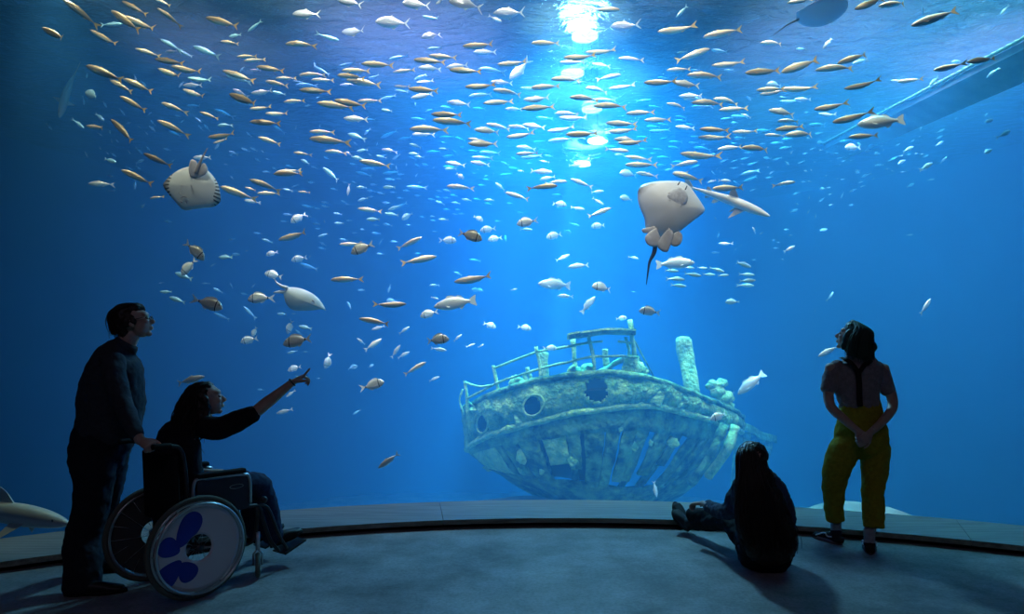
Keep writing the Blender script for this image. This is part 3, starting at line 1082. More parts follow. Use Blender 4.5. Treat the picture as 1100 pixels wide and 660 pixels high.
b 412.5 409.5 389.1 418.5
f 379.3 445.5 387.5 440.5
T 792.3 423.4 821.7 399.6
b 762.8 450.4 782.5 444.6
f 787.4 425 788.2 419.3
s 406.3 503.3 428.6 486.9
s 705.4 534.5 702.2 516.8
"""
# ------------------------------------------------------------------ fish
def glass_d(px):      # distance ahead at which the sight line through column px meets the window
    s = (px-550)/F; a = 1+s*s; b = -2*(s*CX+CY); c = CX*CX+CY*CY-RL*RL
    return (-b+math.sqrt(b*b-4*a*c))/(2*a)
def bend(v, k):
    x, y, z = v; q = .18-x
    return (x, y + (k*q*q if q > 0 else 0), z)
def body_mesh(name, prof, k=0, nseg=12, n=3):
    """prof: (x, top, bottom, halfwidth) from nose to tail root; unit length along x"""
    pts = spline(prof, n); vs = []; fs = []
    for x, t, b, w in pts:
        for i in range(nseg):
            a = 2*math.pi*i/nseg; c, s = math.cos(a), math.sin(a)
            z = (t+b)/2 + (t-b)/2*s
            vs.append(bend((x, w*math.copysign(abs(c)**.9, c), z), k))
    m = len(pts)
    for i in range(m-1):
        for j in range(nseg): fs.append((i*nseg+j, i*nseg+(j+1)%nseg, (i+1)*nseg+(j+1)%nseg, (i+1)*nseg+j))
    fs.append(tuple(range(nseg))[::-1]); fs.append(tuple((m-1)*nseg+j for j in range(nseg)))
    me = bpy.data.meshes.new(name); me.from_pydata(vs, [], fs); me.update(); me.polygons.foreach_set('use_smooth',[True]*len(fs)); return me
def fin_mesh(name, outs, k=0, th=.006):
    """outs: list of (polygon in xz, plane offset y, splay) -> thin solid fins"""
    vs = []; fs = []
    for poly, y0, splay in outs:
        n = len(poly); b = len(vs); z0 = poly[0][1]
        for s in (1, -1):
            for i, (x, z) in enumerate(poly):
                h = th if i in (0, n-1) else th*.35
                vs.append(bend((x, y0 + splay*abs(z-z0) + s*h, z), k))
        fs.append(tuple(range(b, b+n))); fs.append(tuple(range(b+2*n-1, b+n-1, -1)))
        for i in range(n): j=(i+1)%n; fs.append((b+i, b+n+i, b+n+j, b+j))
    me = bpy.data.meshes.new(name); me.from_pydata(vs, [], fs); me.update(); return me
def eye_mesh(name, c, r, k=0):
    bm = bmesh.new(); bmesh.ops.create_uvsphere(bm, u_segments=8, v_segments=6, radius=r)
    bmesh.ops.scale(bm, vec=(1,.5,1), verts=bm.verts); bmesh.ops.translate(bm, vec=c, verts=bm.verts)
    me = bpy.data.meshes.new(name); bm.to_mesh(me); bm.free(); me.polygons.foreach_set('use_smooth',[True]*len(me.polygons)); return me
def ramp_mat(name, axis, stops, rough=.38, metal=.25, bands=None, band_col=(.03,.03,.03), var=.25, noise=.0):
    """colour by the animal's own height (its markings, in some with light and haze put in), with a little difference between individuals"""
    def f(nt, b):
        tc = node(nt,'ShaderNodeTexCoord'); sx = node(nt,'ShaderNodeSeparateXYZ'); nt.links.new(tc.outputs['Object'], sx.inputs[0])
        mr = node(nt,'ShaderNodeMapRange'); mr.inputs['From Min'].default_value=stops[0][0]; mr.inputs['From Max'].default_value=stops[-1][0]
        src = sx.outputs[axis]
        if noise:
            nz = node(nt,'ShaderNodeTexNoise', Scale=22, Detail=2); nt.links.new(tc.outputs['Object'], nz.inputs['Vector'])
            ma = node(nt,'ShaderNodeMath', operation='MULTIPLY_ADD'); nt.links.new(nz.outputs['Fac'], ma.inputs[0]); ma.inputs[1].default_value=noise; nt.links.new(src, ma.inputs[2]); src = ma.outputs[0]
        nt.links.new(src, mr.inputs['Value'])
        r = node(nt,'ShaderNodeValToRGB'); lo, hi = stops[0][0], stops[-1][0]
        while len(r.color_ramp.elements) < len(stops): r.color_ramp.elements.new(.5)
        for e, (p, c) in zip(r.color_ramp.elements, stops): e.position = (p-lo)/(hi-lo); e.color = (*c,1)
        nt.links.new(mr.outputs[0], r.inputs['Fac']); col = r.outputs['Color']
        for x0, x1 in bands or []:
            m1 = node(nt,'ShaderNodeMath', operation='COMPARE'); nt.links.new(sx.outputs['X'], m1.inputs[0]); m1.inputs[1].default_value=(x0+x1)/2; m1.inputs[2].default_value=(x1-x0)/2
            mx = node(nt,'ShaderNodeMix', data_type='RGBA'); nt.links.new(m1.outputs[0], mx.inputs[0]); nt.links.new(col, mx.inputs[6]); mx.inputs[7].default_value=(*band_col,1); col = mx.outputs[2]
        oi = node(nt,'ShaderNodeObjectInfo'); m2 = node(nt,'ShaderNodeMapRange'); nt.links.new(oi.outputs['Random'], m2.inputs['Value']); m2.inputs['To Min'].default_value=1-var; m2.inputs['To Max'].default_value=1+var*.5
        hs = node(nt,'ShaderNodeHueSaturation'); nt.links.new(col, hs.inputs['Color']); nt.links.new(m2.outputs[0], hs.inputs['Value']); nt.links.new(hs.outputs[0], b.inputs['Base Color'])
    return mat(name, rough=rough, spec=.6, metal=metal, build=f)
M_mack = ramp_mat('gold mackerel skin with painted light', 'Z', [(-.09,(.20,.58,.76)),(-.035,(.36,.68,.80)),(-.01,(.58,.58,.54)),(.02,(.46,.40,.34)),(.05,(.80,.62,.33)),(.09,(.92,.74,.44))], noise=.02)  # lit cream back and blue-lit belly are put into the skin colour
M_silv = ramp_mat('silver fish skin', 'Z', [(-.12,(.60,.78,.85)),(.0,(.82,.88,.88)),(.05,(.66,.66,.58)),(.12,(.55,.50,.36))])
M_trev = ramp_mat('pale silver skin', 'Z', [(-.18,(.80,.80,.80)),(.0,(.74,.78,.84)),(.18,(.52,.55,.62))], rough=.3, metal=.4)
M_far = ramp_mat('silver skin tinted as haze', 'Z', [(-.12,(.46,.86,.94)),(.0,(.36,.74,.86)),(.12,(.20,.46,.60))], rough=.4)  # blue of the far haze put into the silver skin
M_bream = ramp_mat('banded bream skin', 'Z', [(-.2,(.74,.84,.84)),(.0,(.80,.82,.76)),(.2,(.66,.66,.50))], bands=[(-.30,-.255),(.25,.285)], var=.15)
M_brm2 = ramp_mat('bream skin tinted as haze', 'Z', [(-.2,(.50,.72,.78)),(.2,(.28,.48,.55))], bands=[(-.30,-.27)], band_col=(.08,.14,.18))  # bream colours shifted to the blue of the far haze
M_bass = ramp_mat('pale bass skin', 'Z', [(-.15,(.88,.90,.86)),(.0,(.78,.80,.74)),(.15,(.50,.52,.45))], var=.1)
M_cstr = ramp_mat('striped blue skin', 'Z', [(-.12,(.45,.80,.85)),(-.03,(.38,.75,.78)),(-.02,(.75,.80,.45)),(.02,(.75,.80,.45)),(.03,(.30,.62,.70)),(.12,(.22,.48,.55))])
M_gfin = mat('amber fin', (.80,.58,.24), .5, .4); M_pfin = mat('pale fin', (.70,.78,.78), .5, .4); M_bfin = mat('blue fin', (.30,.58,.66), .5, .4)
M_eye = mat('fish eye', (.02,.02,.02), .15, .8)
PR = {
 'm': [(.5,.004,-.006,.004),(.44,.040,-.042,.028),(.34,.070,-.072,.046),(.15,.093,-.098,.062),(-.05,.080,-.086,.054),(-.22,.046,-.048,.03),(-.33,.016,-.016,.012),(-.385,.012,-.012,.006)],
 's': [(.5,.004,-.008,.004),(.44,.044,-.048,.028),(.32,.088,-.095,.05),(.12,.118,-.125,.062),(-.08,.095,-.10,.05),(-.24,.048,-.05,.026),(-.32,.018,-.018,.012),(-.375,.014,-.014,.006)],
 't': [(.5,.0,-.02,.004),(.45,.06,-.06,.03),(.33,.135,-.12,.052),(.12,.175,-.165,.062),(-.08,.12,-.12,.045),(-.22,.055,-.055,.024),(-.31,.018,-.018,.012),(-.36,.014,-.014,.006)],
 'b': [(.5,-.03,-.055,.006),(.45,.055,-.10,.035),(.34,.16,-.165,.062),(.14,.215,-.20,.075),(-.06,.175,-.155,.06),(-.2,.09,-.085,.035),(-.29,.04,-.038,.016),(-.34,.036,-.036,.008)],
 'T': [(.5,-.01,-.03,.008),(.43,.05,-.07,.04),(.30,.105,-.12,.065),(.12,.15,-.145,.078),(-.08,.13,-.12,.065),(-.22,.075,-.07,.04),(-.31,.042,-.04,.02),(-.36,.04,-.038,.01)],
 'f': [(.5,.0,-.005,.004),(.42,.055,-.055,.035),(.25,.11,-.11,.058),(.05,.12,-.12,.06),(-.15,.075,-.075,.04),(-.29,.028,-.028,.015),(-.36,.016,-.016,.006)],
}
def forked(x, h, back=-.5, notch=.06): return [(x+.012,.012),(x-.03,.05*h/.12),(back+.01,h),(back-.0,h*.98),(x-notch-.01,.0),(back,-h*.98),(back+.01,-h),(x-.03,-.05*h/.12),(x+.012,-.012)]
def broad(x, h, back=-.5): return [(x+.02,.035),(x-.03,h*.55),(back+.02,h),(back,h*.9),(back+.03,0),(back,-h*.9),(back+.02,-h),(x-.03,-h*.55),(x+.02,-.035)]
FN = {
 'm': dict(tail=forked(-.37,.10), dorsal=[([(.16,.07),(.13,.115),(.08,.1),(.02,.075)],0,0),([(-.12,.055),(-.15,.085),(-.2,.06),(-.24,.035)],0,0),([(-.12,-.058),(-.15,-.085),(-.2,-.06),(-.24,-.036)],0,0)], pec=(.26,-.02,.10,.035,.045), eye=(.425,.012,.017,.011)),
 's': dict(tail=forked(-.36,.125), dorsal=[([(.14,.11),(.08,.155),(0,.13),(-.1,.09),(-.2,.06)],0,0),([(-.06,-.10),(-.09,-.135),(-.16,-.09),(-.22,-.055)],0,0)], pec=(.22,-.03,.12,.03,.055), eye=(.40,.018,.03,.016)),
 't': dict(tail=forked(-.35,.16,-.5,.03), dorsal=[([(.08,.165),(.02,.215),(-.06,.15),(-.16,.09),(-.24,.055)],0,0)], anal=[([(.04,-.155),(-.02,-.20),(-.08,-.13),(-.16,-.085),(-.24,-.055)],0,0)], pec=(.2,-.02,.17,.03,.055), eye=(.40,.02,.035,.018)),
 'b': dict(tail=forked(-.33,.16,-.5,.07), dorsal=[([(.26,.19),(.2,.25),(.08,.262),(-.06,.22),(-.16,.165),(-.2,.09)],0,0)], anal=[([(0,-.165),(-.04,-.215),(-.13,-.17),(-.19,-.09)],0,0),([(.2,-.195),(.12,-.27),(.1,-.21)],0,0)], pec=(.24,-.05,.16,.04,.07), eye=(.375,.045,.055,.024)),
 'T': dict(tail=broad(-.34,.13), dorsal=[([(.22,.13),(.16,.19),(.06,.185),(-.03,.15),(-.08,.175),(-.16,.145),(-.22,.075)],0,0)], anal=[([(-.08,-.115),(-.12,-.17),(-.18,-.12),(-.22,-.07)],0,0),([(.2,-.135),(.13,-.205),(.1,-.15)],0,0)], pec=(.25,-.05,.13,.05,.075), eye=(.40,.03,.05,.016)),
}
def fish_kit(key, shape, skin, fin, full):
    kit = []
    for k in (-.55, 0, .55):
        d = FN[shape]; px, pz, pl, ph, py = d['pec']
        ms = [('body', body_mesh(key+'_body', PR[shape], k), skin)]
        ms.append(('tail_fin', fin_mesh(key+'_tail', [(d['tail'],0,0)], k), fin))
        ms.append(('dorsal_fin', fin_mesh(key+'_dorsal', d['dorsal'][:1], k), fin))
        if len(d['dorsal']) > 1: ms.append(('finlets', None, None)); ms[-1] = ('anal_fin', fin_mesh(key+'_anal', d['dorsal'][-1:], k), fin)
        if 'anal' in d: ms.append(('anal_fin', fin_mesh(key+'_anal', d['anal'][:1], k), fin))
        for s in (1,-1):
            ms.append(('pectoral_fin', fin_mesh(key+'_pec', [([(px,pz),(px-.03,pz-.02),(px-pl,pz-ph),(px-pl*.8,pz-.01),(px-.02,pz+.015)], s*py, s*.5)], k, .003), fin))
            ms.append(('eye', eye_mesh(key+'_eye', (d['eye'][0], s*(d['eye'][2]), d['eye'][1]), d['eye'][3], k), M_eye))
        kit.append(ms)
        for n, me, m in ms: me.materials.append(m)
    return kit
def flat_kit(key, shape, skin, fin):
    """a far fish: body and fins in one small mesh"""
    kit = []
    for k in (-.5, 0, .5):
        a = body_mesh(key, PR[shape], k, 8, 2); bm = bmesh.new(); bm.from_mesh(a)
        tl = fin_mesh('t', [(forked(-.34, .12),0,0)]+([([(.15,.1),(.05,.16),(-.1,.12),(-.2,.06)],0,0)] if shape == 'f' else [(FN[shape]['dorsal'][0][0],0,0)]), k)
        nb = len(bm.faces); bm.from_mesh(tl)
        bm.faces.ensure_lookup_table()
        for f in bm.faces[nb:]: f.material_index = 1
        bm.to_mesh(a); bm.free(); a.materials.append(skin); a.materials.append(fin); kit.append([('body', a, skin)])
    return kit
KITS = {'m': fish_kit('mackerel','m',M_mack,M_gfin,0), 's': fish_kit('silverfish','s',M_silv,M_pfin,0), 't': fish_kit('trevally','t',M_trev,M_pfin,1),
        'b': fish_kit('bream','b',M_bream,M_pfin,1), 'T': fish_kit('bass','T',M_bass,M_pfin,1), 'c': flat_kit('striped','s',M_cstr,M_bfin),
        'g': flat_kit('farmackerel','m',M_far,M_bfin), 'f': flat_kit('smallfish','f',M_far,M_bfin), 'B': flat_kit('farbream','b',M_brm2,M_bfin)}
INFO = { # object name, category, nominal length, least and most distance behind the glass
 'm': ('mackerel','fish',.36,.45,2.6), 's': ('silver_fish','fish',.31,.6,4.0), 't': ('trevally','fish',.42,.8,2.8), 'b': ('bream','fish',.27,.5,4.5),
 'T': ('sea_bass','fish',.55,.7,4.0), 'c': ('striped_fish','fish',.25,2.2,3.4), 'g': ('shoaling_fish','fish',.36,2.6,7.0), 'f': ('small_fish','fish',.17,2.5,7.5), 'B': ('blue_bream','fish',.2,2.5,6.5)}
rf = random.Random(11)
FL = []
for ln in FISH.strip().split('\n'):
    q = ln.split(); k = q[0]; hx, hy, tx, ty = map(float, q[1:5])
    L = math.hypot(tx-hx, ty-hy); cx_, cy_ = (hx+tx)/2, (hy+ty)/2
    nm, cat, ln0, dmin, dmax = INFO[k]; g = glass_d(cx_)
    d = ln0*F/L*rf.uniform(.93,1.07) if L > 6 else g+6
    if k in 'mstb': d = min(max(d, g+dmin), g+dmax)
    else: d = min(max(d, g+dmin+rf.random()*.8), g+dmax)
    if k == 'm' and L > 30: d = g+dmin+rf.random()*1.3
    top = (SURF-.16-EH)*F/max(HY-cy_, 1)
    if d > top: d = max(g+.4, top-rf.random()*.5)
    FL.append(dict(k=k, h=(hx,hy), t=(tx,ty), L=L, d=d, c=(cx_,cy_)))
# keep swimmers out of one another
RAYS_KEEP = [((720,235), 52, 7.25), ((205,200), 36, 6.9), ((324,320), 30, 7.9), ((790,218), 38, 7.9)]
for i, a in enumerate(FL):
    for _ in range(14):
        hit = False
        for b in FL[:i]:
            if abs(a['c'][0]-b['c'][0]) < (a['L']+b['L'])*.5 and abs(a['c'][1]-b['c'][1]) < (a['L']+b['L'])*.32:
                if abs(a['d']-b['d']) < (a['L']*a['d']+b['L']*b['d'])/F*.17: hit = True; break
        for (rx, ry), rr, rd in RAYS_KEEP:
            if math.hypot(a['c'][0]-rx, a['c'][1]-ry) < rr+a['L']*.4 and abs(a['d']-rd) < .42: hit = True
        if not hit: break
        a['d'] += .11
        top = (SURF-.12-EH)*F/max(HY-a['c'][1], 1)
        if a['d'] > top: a['d'] = max(glass_d(a['c'][0])+.3, top-rf.random()*1.6); 
ORD = 'first second third fourth fifth sixth seventh eighth ninth tenth eleventh twelfth thirteenth fourteenth fifteenth sixteenth seventeenth eighteenth nineteenth twentieth'.split()
ROW = ['top','second','third','fourth','fifth','sixth','seventh','eighth','ninth','tenth','eleventh','twelfth']
def heading(f):
    dx, dy = f['h'][0]-f['t'][0], f['t'][1]-f['h'][1]
    a = math.degrees(math.atan2(dy, abs(dx)+1e-6))
    return 'nose-up' if a > 14 else 'nose-down' if a < -14 else 'level'
def zone(x, y):
    if x < 250: return 'beside the striped-edged stingray' if y > 120 else 'in the dark corner above the striped-edged stingray'
    if y > 330: return 'in open water beside the wreck' 
    if x < 430: return 'between the two smaller stingrays and the pale shaft' if y < 230 else 'above the pointing hand'
    if x < 560: return 'in the dense shoal just short of the light shaft' if y < 215 else 'under the dense shoal, above the wreck rail'
    if x < 680: return 'inside the bright light shaft'
    if x < 800: return 'behind the big white-bellied stingray'
    if x < 930: return 'over the long-snouted shark-like ray' if y < 215 else 'beyond the long-snouted shark-like ray'
    return 'under the sloping beam' if y < 230 else 'over the woman with braces'
LBL = {'m': ('mackerel','mackerel shoal under the surface'), 's': ('silver fish','silver fish among the mackerel'), 't': ('deep-bodied pale trevally','trevallies near the surface'),
       'b': ('dark-banded bream','breams in midwater')}
RH = {'m': 22, 's': 40, 't': 200, 'b': 75}
rows = {}
for f in FL:
    if f['k'] in LBL:
        y = f['c'][1]
        r = min(int(max(y,0)//RH[f['k']]), 7 if f['k']=='m' else 9) if f['k'] != 'b' else int(max(0,y-90)//75)
        if f['k'] == 'm' and y > 176: r = 8 + int((y-176)//45)
        rows.setdefault((f['k'], f['c'][0] < 625, r), []).append(f)
used_r = {}
for (k, left, r) in sorted(rows): used_r.setdefault((k, left), []).append(r)
for (k, left, r), fs_ in rows.items():
    fs_.sort(key=lambda f: abs(f['c'][0]-625)); ri = used_r[(k,left)].index(r)
    for i, f in enumerate(fs_):
        f['label'] = '%s %s, %s from light shaft towards %s, %s row down' % (heading(f), LBL[k][0], ORD[min(i,19)], 'the man' if left else 'trousered woman', ROW[min(ri,11)])
        f['group'] = LBL[k][1]
BASS = {0: 'grey-white bass under the sloping beam, largest fish there'}
bass = [f for f in FL if f['k'] == 'T']
for f in bass:
    x, y = f['c']
    f['label'] = ('large pale bass nosing up to the sloping beam' if x > 900 else 'large pale bass heading the blue school below the big stingray' if y < 300 and x > 700 else
      'large grey bass above a bream, beyond the pale stingray' if x < 520 else 'bright white bass diving beside the wreck' if x > 780 else
      'pale bass cruising level above the wreck rail' if x < 620 else 'white bass swimming nose-up above the wreck rail')
sch = sorted([f for f in FL if f['k'] == 'c'], key=lambda f: (f['c'][0] > 800, f['c'][1]*3+f['c'][0]))
for i, f in enumerate(sch):
    f['group'] = 'blue school by the big stingray'
    j = i if f['c'][0] < 794 else i-9
    f['label'] = 'blue striped school fish, %s from top of %s' % (ORD[max(j,0)], 'cluster beside the bass' if f['c'][0] < 794 else 'stack of four')
far = [f for f in FL if f['k'] == 'f']; far.sort(key=lambda f: -f['L']); keep = {id(f) for f in far[:290]}
rest = []
for f in FL:
    k = f['k']
    if k in 'fgB':
        z = zone(*f['c']); w_ = {'f':'tiny blue fish','g':'dim blue mackerel-shaped fish','B':'dim blue bream'}[k]
        f['label'] = '%s %s' % (w_, z); f['group'] = '%s %s' % ({'f':'tiny blue fish','g':'dim blue fish','B':'blue breams'}[k], z)
    H = P(*f['h'], f['d']); T_ = P(*f['t'], f['d']); Lw = (H-T_).length
    dz = Lw*rf.uniform(-.22,.22) if k not in 'fB' else Lw*rf.uniform(-.45,.45)
    H = P(*f['h'], f['d']+dz*.5); T_ = P(*f['t'], f['d']-dz*.5)
    fw = (H-T_); Lw = fw.length; fw.normalize()
    up = V((0,0,1)) if abs(fw.z) < .88 else V((-1 if fw.x > 0 else 1,.0,.3))
    rt = up.cross(fw).normalized(); up = fw.cross(rt)
    roll = Matrix.Rotation(rf.uniform(-.22,.22), 3, fw)
    M = Matrix((fw, roll@rt, roll@up)).transposed().to_4x4(); M.translation = (H+T_)/2
    M = M @ Matrix.Scale(Lw, 4)
    if k == 'f' and id(f) not in keep: rest.append(M); continue
    kit = KITS[k][rf.choice((0,1,1,2))]
    r = bpy.data.objects.new(INFO[k][0], kit[0][1]); C.objects.link(r); r.matrix_world = M
    tagd(r, f['label'], 'fish', f.get('group'))
    for n, me, m in kit[1:]:
        c = bpy.data.objects.new(n, me); C.objects.link(c); c.parent = r
bm = bmesh.new()
for M in rest:
    nb = len(bm.verts); bm.from_mesh(KITS['f'][1][0][1]); bm.verts.ensure_lookup_table(); bmesh.ops.transform(bm, matrix=M, verts=bm.verts[nb:])
o = obj('distant_shoal', bm, [M_far, M_bfin]); tagd(o, 'faint scatter of the very smallest blue fish deep in the shoal', 'fish', kind='stuff')
# ------------------------------------------------------------------ rays and sharks
def px_frame(c, d, tilt=(0,0)):
    """a frame at distance d: x to the side, y up, z back towards the viewer; local metres per pixel returned"""
    o = P(*c, d); M = Matrix(((1,0,0),(0,0,-1),(0,1,0))).to_4x4(); M.translation = o
    return M @ Matrix.Rotation(tilt[0],4,'X') @ Matrix.Rotation(tilt[1],4,'Y'), d/F
def disc(name, outline, c, s, thick, mats, parent, curl=0.0, n=3, rings=7, side=1, centre=None):
    """a ray's disc: thick at the centre line, thin at the rim, wing tips curling away"""
    pts = [( (x-c[0])*s, (c[1]-y)*s ) for x, y in outline]
    pts = [tuple(p) for p in spline(pts+[pts[0]], n)][:-1]
    cc = (centre[0]-c[0])*s, (c[1]-centre[1])*s
    R = max(math.hypot(x-cc[0], y-cc[1]) for x, y in pts); vs = []; fs = []; m = len(pts)
    for q in (1, -1):
        for r in range(rings+1):
            t = r/rings
            for x, y in pts:
                X, Y = cc[0]+(x-cc[0])*t, cc[1]+(y-cc[1])*t; rr = math.hypot(X-cc[0], Y-cc[1])/R
                vs.append((X, Y, q*thick*(max(0,1-t**1.6))**.8*(1 if q*side > 0 else 1.25) - curl*rr**2.4*R + .0015*q))
    o = (rings+1)*m
    for r in range(rings):
        for i in range(m):
            j = (i+1)%m; a = r*m
            fs.append((a+i, a+m+i, a+m+j, a+j)); fs.append((o+a+i, o+a+j, o+a+m+j, o+a+m+i))
    a = rings*m
    for i in range(m): j=(i+1)%m; fs.append((a+i, o+a+i, o+a+j, a+j))
    ob = pyobj(name, vs, fs, mats, parent)
    bm = bmesh.new(); bm.from_mesh(ob.data); bmesh.ops.remove_doubles(bm, verts=bm.verts, dist=1e-5); bmesh.ops.recalc_face_normals(bm, faces=bm.faces); bm.to_mesh(ob.data); bm.free()
    return ob
def ray_mat(name, belly, rim, back, Rr, r0=.62, stripes=False):
    def f(nt, b):
        tc = node(nt,'ShaderNodeTexCoord'); sx = node(nt,'ShaderNodeSeparateXYZ'); nt.links.new(tc.outputs['Object'], sx.inputs[0])
        cb = node(nt,'ShaderNodeCombineXYZ'); nt.links.new(sx.outputs['X'], cb.inputs[0]); nt.links.new(sx.outputs['Y'], cb.inputs[1])
        ln = node(nt,'ShaderNodeVectorMath', operation='LENGTH'); nt.links.new(cb.outputs[0], ln.inputs[0])
        nz = node(nt,'ShaderNodeTexNoise', Scale=9, Detail=4); nt.links.new(tc.outputs['Object'], nz.inputs['Vector'])
        ma = node(nt,'ShaderNodeMath', operation='MULTIPLY_ADD'); nt.links.new(nz.outputs['Fac'], ma.inputs[0]); ma.inputs[1].default_value=Rr*.25; nt.links.new(ln.outputs['Value'], ma.inputs[2])
        r = node(nt,'ShaderNodeValToRGB'); mr = node(nt,'ShaderNodeMapRange'); mr.inputs['From Max'].default_value=Rr*1.2; nt.links.new(ma.outputs[0], mr.inputs['Value']); nt.links.new(mr.outputs[0], r.inputs['Fac'])
        r.color_ramp.elements[0].position=r0; r.color_ramp.elements[0].color=(*belly,1); r.color_ramp.elements[1].position=min(.99,r0+.16); r.color_ramp.elements[1].color=(*rim,1)
        col = r.outputs['Color']
        if stripes:
            at = node(nt,'ShaderNodeMath', operation='ARCTAN2'); nt.links.new(sx.outputs['Y'], at.inputs[0]); nt.links.new(sx.outputs['X'], at.inputs[1])
            sn = node(nt,'ShaderNodeMath', operation='SINE'); mu = node(nt,'ShaderNodeMath', operation='MULTIPLY'); nt.links.new(at.outputs[0], mu.inputs[0]); mu.inputs[1].default_value=44; nt.links.new(mu.outputs[0], sn.inputs[0])
            g1 = node(nt,'ShaderNodeMath', operation='GREATER_THAN'); nt.links.new(sn.outputs[0], g1.inputs[0]); g1.inputs[1].default_value=.2
            g2 = node(nt,'ShaderNodeMath', operation='GREATER_THAN'); nt.links.new(ln.outputs['Value'], g2.inputs[0]); g2.inputs[1].default_value=Rr*.74
            ab = node(nt,'ShaderNodeMath', operation='ABSOLUTE'); nt.links.new(sx.outputs['X'], ab.inputs[0]); g3 = node(nt,'ShaderNodeMath', operation='GREATER_THAN'); nt.links.new(ab.outputs[0], g3.inputs[0]); g3.inputs[1].default_value=Rr*.68
            m3 = node(nt,'ShaderNodeMath', operation='MULTIPLY'); nt.links.new(g1.outputs[0], m3.inputs[0]); nt.links.new(g2.outputs[0], m3.inputs[1])
            m4 = node(nt,'ShaderNodeMath', operation='MULTIPLY'); nt.links.new(m3.outputs[0], m4.inputs[0]); nt.links.new(g3.outputs[0], m4.inputs[1])
            mx = node(nt,'ShaderNodeMix', data_type='RGBA'); nt.links.new(m4.outputs[0], mx.inputs[0]); nt.links.new(col, mx.inputs[6]); mx.inputs[7].default_value=(.06,.045,.03,1); col = mx.outputs[2]
        nt.links.new(col, b.inputs['Base Color'])
    return mat(name, rough=.5, spec=.4, build=f)
M_raydark = mat('grey brown ray skin', (.10,.09,.08), .55, .35)
def slit(parent, c, s, pts, z, w=.0035, m=None, name='gill_slit'):
    bm = bmesh.new(); add_tube(bm, [((x-c[0])*s, (c[1]-y)*s, z) for x, y in pts], w, 6); return obj(name, bm, m or M_slit, parent)
M_slit = mat('dusky slit', (.30,.26,.26), .6, .2); M_slit2 = mat('dark slit', (.08,.06,.06), .6, .2)
def lobe(name, pts, c, s, z, th, m, parent, n=3): 
    cx_ = sum(p[0] for p in pts)/len(pts); cy_ = sum(p[1] for p in pts)/len(pts)
    o = disc(name, pts, c, s, th, m, parent, 0, n, 4, 1, (cx_, cy_)); o.location = (0,0,z); return o
# big ray, white belly to the window
d = 7.25; c = (722,232); M, s = px_frame(c, d, (0,0)); big = empty('stingray'); big.matrix_world = M
tagd(big, 'big white-bellied stingray hanging upright against the glass, dark tail down', 'stingray')
t2 = lambda x, y: (590+x/6.111, 180+y/6.111)
M_big = ray_mat('white belly with dusky rim', (.70,.69,.71), (.16,.12,.10), 0, 46*s, .80)
ol = [t2(*p) for p in [(905,72),(850,66),(740,66),(650,74),(600,92),(580,130),(576,190),(590,262),(622,330),(626,380),(640,430),(700,470),(780,470),(850,440),(880,415),(930,375),(1000,322),(1058,272),(1040,238),(985,165),(940,100)]]
disc('body', ol, c, s, .075, M_big, big, .28, 3, 8, 1, t2(800,270))
M_pel = mat('pale pelvic fin', (.60,.57,.59), .5, .4, build=mottled((.50,.46,.48),(.68,.65,.67), 10, 4))
md = big.children[0].modifiers.new('s','SMOOTH'); md.iterations = 10; md.factor=.5
lobe('gill_chamber', [t2(*p) for p in [(782,168),(764,212),(786,256),(830,274),(880,254),(902,212),(888,160),(846,136)]], c, s, .054, .018, mat('creased grey skin', (.6,.6,.6), .55, .3, build=mottled((.52,.50,.52),(.72,.71,.73), 26, 4, .5, 40, .006)), big)
lobe('pelvic_fin', [t2(*p) for p in [(700,395),(640,440),(625,475),(650,515),(700,522),(730,480)]], c, s, .022, .012, M_pel, big)
lobe('pelvic_fin', [t2(*p) for p in [(780,400),(720,470),(706,520),(740,555),(772,556),(790,520),(815,440)]], c, s, .028, .015, M_pel, big)
lobe('pelvic_fin', [t2(*p) for p in [(850,420),(800,440),(790,500),(825,522),(862,500),(872,450)]], c, s, .018, .011, M_pel, big)
lobe('pelvic_fin', [t2(*p) for p in [(690,385),(640,395),(606,408),(622,432),(660,430),(700,410)]], c, s, .0, .012, M_pel, big)
def tube_px(name, pts, rs, c, s, zs, m, parent, seg=10):
    q = [((x-c[0])*s, (c[1]-y)*s, z, r) for (x, y), r, z in zip(pts, rs, zs)]; q = spline(q, 4)
    bm = bmesh.new(); add_tube(bm, [a[:3] for a in q], [max(float(a[3]),.0015) for a in q], seg); return obj(name, bm, m, parent)
tube_px('tail', [t2(700,500), t2(690,560), t2(660,620), t2(648,690), t2(637,770)], [.026,.024,.015,.010,.003], c, s, [-.02,-.02,-.01,0,0], mat('black tail skin', (.03,.03,.035), .5,.4), big)
for i in range(5): slit(big, c, s, [t2(768+3*i, 178+16*i), t2(779+3*i, 182+16*i)], .078-.003*i, .0022)
for i in range(5): slit(big, c, s, [t2(850+9*i, 268-12*i), t2(858+9*i, 260-12*i)], .070-.006*i, .0022)
slit(big, c, s, [t2(838,122), t2(846,110), t2(852,100)], .040, .007, M_slit2, 'nostril'); slit(big, c, s, [t2(884,156), t2(893,142), t2(900,126)], .028, .007, M_slit2, 'nostril')
slit(big, c, s, [t2(850,138), t2(864,140), t2(880,152)], .052, .004, name='mouth')
